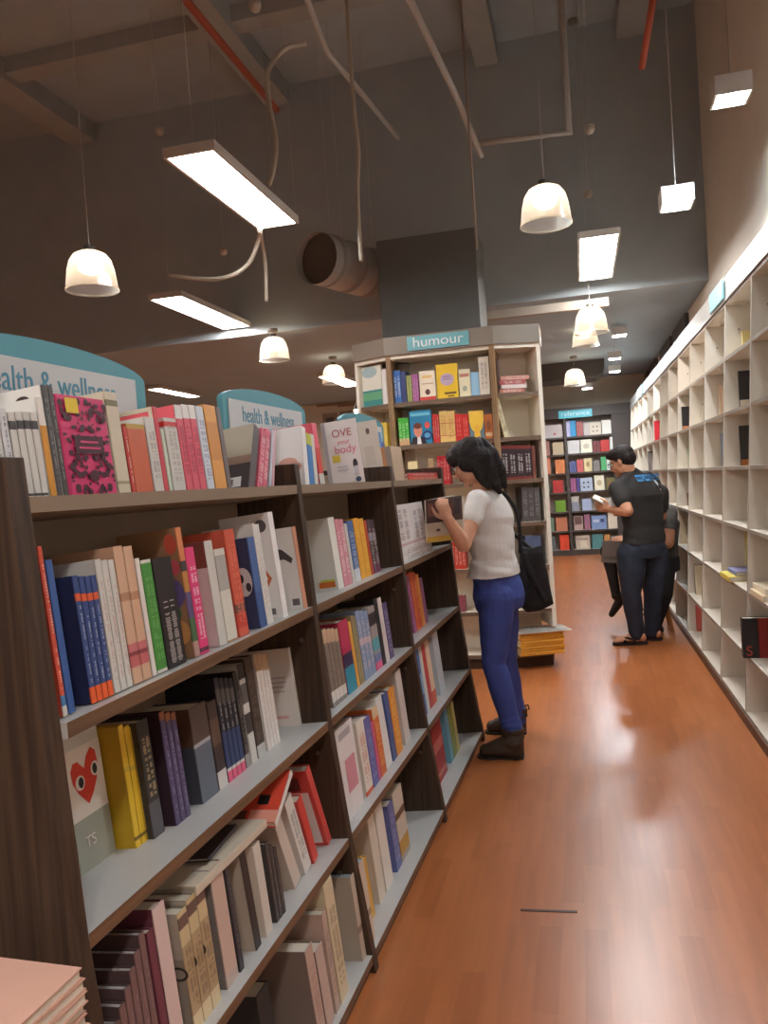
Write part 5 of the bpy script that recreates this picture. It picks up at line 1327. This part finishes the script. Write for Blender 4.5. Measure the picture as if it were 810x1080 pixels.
fix(leafmesh(sp0 + nrm * inner * .0025, e0 + nrm * inner * .0025 + (e0 - sp0) * .02, e1 + nrm * inner * .0025 + (e0 - sp0) * .03, sp1 + nrm * inner * .0025, .004 * inner, PAGE).build('pages', mg), mg)
fix(leafmesh(sp0, g0, g1, sp1, .002, mat((190, 160, 140), .35)).build('cover', mg), mg)
n2 = (g0 - sp0).cross(g1 - sp0).normalized(); s2 = 1 if n2.dot(Vector((1, -.3, 0))) > 0 else -1
fix(leafmesh(sp0 + n2 * s2 * .004, g0 + n2 * s2 * .004, g1 + n2 * s2 * .004, sp1 + n2 * s2 * .004, .004 * s2, PAGE).build('pages', mg), mg)
b = MB(); U = lambda s, v, k=1: sp0 + (e0 - sp0) * s + (sp1 - sp0) * v - nrm * inner * .0006 * k
for (s0, v0, s1, v1, c, k) in [(0, .45, 1, 1, (84, 60, 54), 1), (0, 0, 1, .13, (206, 160, 60), 1), (.1, .6, .35, .9, (130, 84, 70), 2), (.5, .55, .75, .85, (116, 70, 60), 2), (.8, .6, .95, .95, (56, 44, 44), 2), (.3, .24, .4, .3, (90, 70, 66), 1)]:
    b.poly([U(s0, v0, k), U(s1, v0, k), U(s1, v1, k), U(s0, v1, k)], flat(c))
o = b.build('cover_picture', cvr); o.matrix_parent_inverse = cvr.matrix_parent_inverse.copy() if False else (mg.matrix_world @ cvr.matrix_parent_inverse).inverted()

# the black tote bag on her far shoulder
bag = thing('tote_bag', 'slouchy black tote bag hanging from the woman\'s far shoulder', 'bag', Matrix.Translation(at(565, 610, 4.46)))
q = PB(); BY = 4.46
ring = []
def bp(x, y, dy): return at(x, y, BY + dy)
front = [(549, 577), (560, 578), (571, 575), (575, 592), (580, 618), (584, 637), (570, 644), (556, 646), (549, 640), (547, 610)]
mid = [((x - 564) * .95 + 564, (y - 611) * .95 + 611) for x, y in front]
b = PB(); n0 = len(b.v); k = len(front)
for dy, sc in ((-.05, .8), (-.035, 1), (.035, 1), (.05, .8)):
    b.v += [tuple(bp((x - 564) * sc + 564, (y - 611) * sc + 611, dy)) for x, y in front]
for j in range(3):
    for i in range(k):
        i2 = (i + 1) % k; b.f.append((j * k + i, j * k + i2, (j + 1) * k + i2, (j + 1) * k + i))
b.f.append(tuple(range(k - 1, -1, -1))); b.f.append(tuple(3 * k + i for i in range(k)))
b.tube([bp(552, 582, -.05), bp(560, 605, -.062), bp(575, 634, -.055)], [.01, .016, .01], b.M0, 8); b.tube([bp(569, 582, -.05), bp(563, 612, -.06), bp(556, 638, -.05)], [.008, .014, .01], b.M0, 8)
BLACK = mat((34, 31, 31), .8, noise=.2, scale=40, bump=.2)
o = remesh(b, .006, 'bag_body', BLACK, bag, 4)
for dy in (-.03, .03):
    m = MB(); pts = spline([at(549, 583, BY + dy), at(548, 560, BY - .01 + dy), at(544, 538, 4.44 + dy), at(533, 522, 4.40 + dy), at(522, 517, 4.36 + dy), at(515, 528, 4.44 + dy), at(530, 552, 4.52 + dy), at(552, 572, BY + .04 + dy), at(562, 580, BY + dy)], 6)
    m.tube(pts, .011, BLACK, 8); fix(m.build('strap', bag, smooth=True), bag)
# ---- the man in the black T-shirt
mf, ml, mu = heading(math.radians(128))
mo = thing('person', 'man in black T-shirt with blue back lettering, jeans and sandals, reading', 'person', Matrix.Translation((.42, 6.8, 0)))
MY = 6.8
hipC, waist, chest, neck = at(679, 575, MY), at(679, 556, MY), at(676, 525, MY), at(667, 500, MY)
shL, elL, wrL = at(651, 516, 6.68), at(662, 539, 6.56), at(643, 537, 6.70)
shR, elR, wrR = at(696, 520, 6.95), at(697, 545, 7.08), at(660, 541, 7.1)
hL, kL, aL = at(666, 584, 6.74), at(666, 626, 6.72), at(671, 668, 6.78)
hR, kR, aR = at(690, 584, 6.88), at(689, 626, 6.9), at(687, 666, 6.95)
hc = at(656, 486, 6.8)
hf, hl, hu = heading(math.radians(160)); hf, hl, hu = pitch(hf, hl, hu, .38)
body = PB()
body.loft([(hipC - mu * .05, mf, ml, .10, .115, .16), (hipC + mu * .03, mf, ml, .10, .11, .165), (waist, mf, ml, .1, .095, .15), (chest - mu * .05, mf, ml, .115, .1, .175), (chest + mu * .06, mf, ml, .12, .105, .19), (neck - mu * .1, mf, ml, .09, .09, .16), (neck - mu * .02, mf, ml, .055, .055, .07)])
body.seg(neck - mu * .05, hc - hu * .03 - hf * .02, .058, .056)
body.seg(neck - mu * .06, shL, .06, .058); body.seg(neck - mu * .06, shR, .06, .058)
body.chain([shL, (shL + elL) / 2, elL, elL + (wrL - elL) * .35, wrL], [.058, .054, .045, .045, .029])
body.chain([shR, (shR + elR) / 2, elR, elR + (wrR - elR) * .35, wrR], [.058, .054, .045, .044, .029])
body.chain([hL, kL, aL], [.085, .055, .04]); body.chain([hR, kR, aR], [.085, .055, .04])
hand(body, wrL, at(634, 535, 6.72) - wrL, Vector((-.2, -1, -.2)), Vector((0, 0, 1)), curl=.5)
hand(body, wrR, at(652, 540, 7.08) - wrR, Vector((.2, 1, -.2)), Vector((0, 0, 1)), curl=.5)
PM = head(body, hc, hf, hl, hu, 1.02)
feet = []
for ank, fd in ((aL, Vector((-1, -.05, 0)).normalized()), (aR, Vector((-.95, .25, 0)).normalized())):
    sd = Vector((-fd.y, fd.x, 0)); H_ = Vector((ank.x, ank.y, .055)) - fd * .045
    body.seg(ank, H_, .04, .036)
    body.ell(H_ + fd * .09 + mu * -.005, (.12, .038, .03), fd, sd, mu); body.ell(H_ + fd * .15 - mu * .012, (.075, .045, .02), fd, sd, mu)
    body.seg(ank + fd * .01, H_ + fd * .12, .038, .026)
    for i, o_ in enumerate((.034, .016, 0, -.016, -.032)):
        body.seg(H_ + fd * .17 + sd * o_ - mu * .018, H_ + fd * (.222 - .01 * abs(i - .5)) + sd * o_ - mu * .022, .0115, .0095)
    feet.append((H_, fd, sd))
bo = remesh(body, .0065, 'body', mat((206, 146, 112), .5, noise=.05, scale=40), mo, 4); paint_lips(bo, PM, 1.02)
face_bits(PM, hc, hf, hl, hu, mo, 1.02)
BLK_T = mat((48, 45, 43), .85, noise=.1, scale=30, bump=.2)
s_ = PB(); hem = at(679, 573, MY)
s_.loft([(hem, mf, ml, .128, .135, .19), (waist, mf, ml, .122, .118, .175), (chest - mu * .05, mf, ml, .13, .115, .195), (chest + mu * .02, mf, ml, .135, .122, .205)] + [(neck + (chest - neck) * t, mf, ml, f_, b_, w_) for t, f_, b_, w_ in ((.72, .13, .12, .2), (.55, .118, .114, .188), (.4, .102, .104, .165), (.25, .085, .092, .13), (.13, .072, .08, .1), (.04, .064, .068, .076))])
s_.seg(neck - mu * .08, shL, .065, .072); s_.seg(neck - mu * .08, shR, .065, .072)
tz = at(668, 500, MY)
s_.seg(tz, shL + mu * .0, .058, .066); s_.seg(tz, shR, .058, .066); 
s_.seg(shL, shL + (elL - shL) * .55, .074, .07); s_.seg(shR, shR + (elR - shR) * .55, .074, .07)
ts = remesh(s_, .007, 'tshirt', BLK_T, mo, 12); wrinkle(ts, .008, 6, 16, hem.z, chest.z)
# blue lettering across the shoulders, laid onto the shirt
bm_dg = bpy.context.evaluated_depsgraph_get(); bm_dg.update()
from mathutils.bvhtree import BVHTree
bv = BVHTree.FromPolygons([v.co.copy() for v in ts.data.vertices], [tuple(p.vertices) for p in ts.data.polygons])
def lay(p):
    h_ = bv.ray_cast(p - mf * .6, mf)
    return (h_[0] if h_[0] else p) - mf * .009
tb = MB(); bl = flat((66, 140, 196)); base = at(681, 504, MY); x = -.125; r_ = random.Random(4)
while x < .118:                                      # the word is too blurred to read: letter-like strokes
    w = r_.uniform(.014, .02)
    for (a, b_, c, d) in ((0, .3, 0, 1), (.3, 1, .72, 1), (.3, 1, 0, .28) if r_.random() < .6 else (.3, 1, .4, .62)):
        P4 = [base - ml * (x + w * u) * 1.0 + mu * (-.024 + .052 * v) for u, v in ((a, c), (b_, c), (b_, d), (a, d))]
        tb.poly([lay(p) for p in P4], bl)
    x += w + .003
P0 = base - ml * .09 - mu * .045
tb.poly([lay(P0 + ml * .022 * math.cos(t) + mu * .026 * math.sin(t)) for t in [i * .6283 for i in range(10)]], flat((176, 186, 190)))
o = tb.build('back_lettering', ts); o.matrix_parent_inverse = (mo.matrix_world @ ts.matrix_parent_inverse).inverted()
DEN = mat((44, 50, 63), .8, noise=.25, scale=14, bump=.2)
tr = PB()
tr.loft([(hipC - mu * .1, mf, ml, .11, .125, .175), (hipC - mu * .02, mf, ml, .118, .135, .182), (hipC + mu * .06, mf, ml, .112, .118, .172)])
for (h_, k_, a_) in ((hL, kL, aL), (hR, kR, aR)):
    tr.chain([h_, h_ + (k_ - h_) * .4, k_, k_ + (a_ - k_) * .4, a_ + mu * .0], [.118, .112, .08, .074, .06])
    for i, f in enumerate((-.05, .05, .8, .9)):
        c = k_ + (a_ - k_) * f; rad = .072 if f < .5 else .06
        tr.tube([c + mf * math.cos(t) * rad + ml * math.sin(t) * rad + mu * .01 * math.sin(2 * t + i) for t in [q * .52 for q in range(13)]], .007, tr.M0, 6)
wrinkle(remesh(tr, .0075, 'jeans', DEN, mo, 4), .008, 10, 9)
hr = PB()
for (x, y, z, r) in [(-.02, 0, .042, (.1, .082, .082)), (-.05, 0, .005, (.07, .08, .075)), (.03, 0, .075, (.075, .068, .045)), (.055, .015, .066, (.035, .052, .026)), (-.015, .068, .025, (.045, .016, .04)), (-.015, -.068, .025, (.045, .016, .04))]:
    hr.ell(PM(x, y, z), tuple(q * 1.02 for q in r), hf, hl, hu)
remesh(hr, .006, 'hair', HAIRM, mo, 3)
SAN = flat((40, 28, 24), .6)
for (H_, fd, sd) in feet:
    b = MB(); H0 = Vector((H_.x, H_.y, 0)); L_ = .262
    prof = [(-.04, .024), (-.01, .038), (.06, .036), (.13, .044), (.19, .052), (.225, .04), (.238, .016)]
    b.prism([H0 + fd * x + sd * y for x, y in prof] + [H0 + fd * x - sd * y for x, y in reversed(prof)], (0, 0, .02), SAN)
    so = fix(b.build('sandal', mo), mo)
    b = MB(); T_ = H0 + fd * .165 + mu * .02
    for s in (1, -1):
        b.tube(spline([T_, H0 + fd * .13 + sd * .026 * s + mu * .062, H0 + fd * .07 + sd * .044 * s + mu * .045, H0 + fd * .05 + sd * .042 * s + mu * .014], 5), .011, SAN, 6)
    b.tube([H0 + fd * .14 - sd * .04 + mu * .03, H0 + fd * .14 + mu * .062, H0 + fd * .14 + sd * .04 + mu * .03], .017, SAN, 8)
    o = b.build('sandal_strap', so, smooth=True); o.matrix_parent_inverse = (mo.matrix_world @ so.matrix_parent_inverse).inverted()
# the small book he reads
p0 = at(625, 526, 6.74); p1 = at(637, 532, 6.66)
bk = thing('book', 'small dark book with pale page edge in the standing man\'s hand', 'book', Matrix.Translation(p0))
a0, a1 = at(624.5, 525, 6.72), at(637, 531, 6.62); dn = (a1 - a0).normalized(); far = Vector((.15, .85, .12)).normalized(); 
dw = far * .15
nn_ = dn.cross(far).normalized()
if nn_.z < 0:
    nn_ = -nn_
def slab3(o_, u, v, n):
    b = [o_, o_ + u, o_ + u + v, o_ + v]; return [tuple(p) for p in b] + [tuple(p + n) for p in b]
m = MB(); m.hexa(slab3(a0 - nn_ * .012, dn * .12, dw, nn_ * .003), flat((50, 40, 38))); fix(m.build('cover', bk), bk)
m = MB(); m.hexa(slab3(a0 - nn_ * .009, dn * .12, dw, nn_ * .012), PAGE); fix(m.build('pages', bk), bk)

# ---- the seated person behind him
sf, sl, su = heading(math.radians(170))
so_ = thing('person', 'person in patterned dark top perched on a stool behind the standing man', 'person', Matrix.Translation((.6, 7.3, 0)))
SY = 7.35
hipC, chest, neck = at(698, 592, SY), at(702, 552, SY), at(692, 524, SY)
hc = at(681, 513, SY)
hf, hl, hu = heading(math.radians(172)); hf, hl, hu = pitch(hf, hl, hu, .6)
shL, elL, wrL = at(706, 541, SY - .17), at(704, 572, SY - .24), at(664, 570, SY - .12)
shR, elR, wrR = at(698, 537, SY + .2), at(692, 570, SY + .25), at(662, 568, SY + .15)
hL, kL, aL = at(699, 596, SY - .09), at(699, 626, SY - .14), at(691, 658, SY - .12)
hR, kR, aR = at(700, 592, SY + .1), at(641, 581, SY + .06), at(650, 628, SY + .04)
body = PB()
lean = (neck - hipC).normalized(); fl = sl.cross(lean).normalized()
if fl.dot(sf) < 0:
    fl = -fl
body.loft([(hipC - lean * .05, fl, sl, .12, .12, .16), (hipC + lean * .05, fl, sl, .115, .12, .16), ((hipC + chest) / 2, fl, sl, .1, .1, .14), (chest, fl, sl, .11, .1, .16), (neck - lean * .09, fl, sl, .08, .08, .14), (neck - lean * .02, fl, sl, .05, .05, .06)])
body.seg(neck - lean * .05, hc - hu * .03, .05, .05)
body.seg(neck - lean * .06, shL, .05, .05); body.seg(neck - lean * .06, shR, .05, .05)
body.chain([shL, (shL + elL) / 2, elL, elL + (wrL - elL) * .35, wrL], [.056, .058, .055, .046, .027]); body.chain([shR, (shR + elR) / 2, elR, wrR], [.05, .046, .04, .027])
body.chain([hL, kL, aL], [.09, .058, .04]); body.chain([hR, kR, aR], [.09, .058, .04])
hand(body, wrL, at(651, 568, SY - .1) - wrL, Vector((-.1, -.6, .8)), Vector((-.5, 1, 0)), curl=.4); hand(body, wrR, at(650, 566, SY + .12) - wrR, Vector((0, .3, 1)), Vector((-.5, -1, 0)), curl=.4)
PS = head(body, hc, hf, hl, hu)
bo = remesh(body, .008, 'body', mat((180, 122, 90), .5, noise=.05, scale=40), so_, 4)
face_bits(PS, hc, hf, hl, hu, so_, 1, False)
pat = mat((84, 80, 76), .8, noise=.95, scale=22)
s_ = PB()
s_.loft([(hipC + lean * .02, fl, sl, .14, .14, .185), ((hipC + chest) / 2, fl, sl, .12, .12, .165), (chest, fl, sl, .13, .12, .18), (neck - lean * .09, fl, sl, .095, .095, .155), (neck - lean * .03, fl, sl, .065, .065, .075)])
s_.seg(neck - lean * .08, shL, .06, .066); s_.seg(neck - lean * .08, shR, .06, .066); s_.seg(shL, shL + (elL - shL) * .45, .07, .068); s_.seg(shR, shR + (elR - shR) * .6, .066, .064)
remesh(s_, .008, 'blouse', pat, so_, 4)
tr = PB(); BT = mat((40, 36, 35), .85, noise=.15, scale=30)
tr.loft([(hipC - su * .08, sf, sl, .13, .15, .185), (hipC + su * .02, sf, sl, .13, .15, .185), (hipC + su * .08, sf, sl, .12, .13, .175)])
for (h_, k_, a_) in ((hL, kL, aL), (hR, kR, aR)):
    tr.chain([h_, k_, k_ + (a_ - k_) * .5, a_], [.11, .085, .072, .058] if k_ is kL else [.105, .07, .05, .042])
remesh(tr, .008, 'trousers', BT, so_, 4)
hr = PB()
for (x, y, z, r) in [(-.02, 0, .042, (.102, .086, .086)), (-.05, 0, -.01, (.08, .084, .1)), (.03, 0, .075, (.075, .07, .048)), (-.03, .06, -.05, (.05, .03, .08)), (-.03, -.06, -.05, (.05, .03, .08))]:
    hr.ell(PS(x, y, z), r, hf, hl, hu)
remesh(hr, .007, 'hair', HAIRM, so_, 3)
for a_, fd in ((aL, Vector((-1, -.1, 0)).normalized()), (aR, Vector((-.55, 0, -.85)).normalized())):
    sd = Vector((0, 0, 1)).cross(fd).normalized(); up0 = fd.cross(sd); q = PB()
    c0 = a_ - up0 * .05 - fd * .03
    q.seg(c0, c0 + fd * .1, .042, .04); q.seg(c0 + fd * .1, c0 + fd * .2, .04, .028); q.seg(a_, c0 + fd * .03, .046, .04)
    remesh(q, .007, 'shoe', flat((32, 27, 25), .6), so_, 3)
gb0, gb1 = at(633, 570, SY - .2), at(654, 592, SY - .2)
M = Matrix.Translation((gb0.x, SY - .22, gb1.z)) @ Matrix.Rotation(.1, 4, 'Y')
book('grey paperback held up by the seated person', 'books being read', M, .02, gb0.z - gb1.z, gb1.x - gb0.x, (134, 124, 118), front=True, art=[('r', .1, .15, .9, .3, (110, 102, 98))])
# wooden stool
st = thing('stool', 'small wooden stool under the seated person, seen between the man\'s legs', 'stool', Matrix.Translation((.535, 7.42, 0)))
WST = wood((150, 92, 50), (186, 122, 70), 2, 8)
ht = hipC.z - .125
b = MB(); b.lathe([(0, ht - .035), (.17, ht - .035), (.18, ht - .02), (.17, ht), (0, ht)], WST, 28); b.build('seat', st)
for sx in (-1, 1):
    for sy in (-1, 1):
        b = MB(); b.tube([(sx * .10, sy * .10, ht - .035), (sx * .17, sy * .16, 0)], [.016, .014], WST, 10); b.build('leg', st)
for sy in (-1, 1):
    b = MB(); b.tube([(-.145, sy * .14, .16), (.145, sy * .14, .16)], .01, WST, 8); b.build('stretcher', st)

# ------------------------------------------------------------------ world and view
w = bpy.data.worlds.new('shop_air'); scene.world = w; w.use_nodes = True
w.node_tree.nodes['Background'].inputs[0].default_value = (0.0, 0.0, 0.0, 1)
vs = scene.view_settings
EXPO = 1.55
vs.view_transform = 'Standard'; vs.look = 'None'; vs.gamma = 1.0; vs.exposure = EXPO
try:
    vs.use_curve_mapping = False
except Exception:
    pass
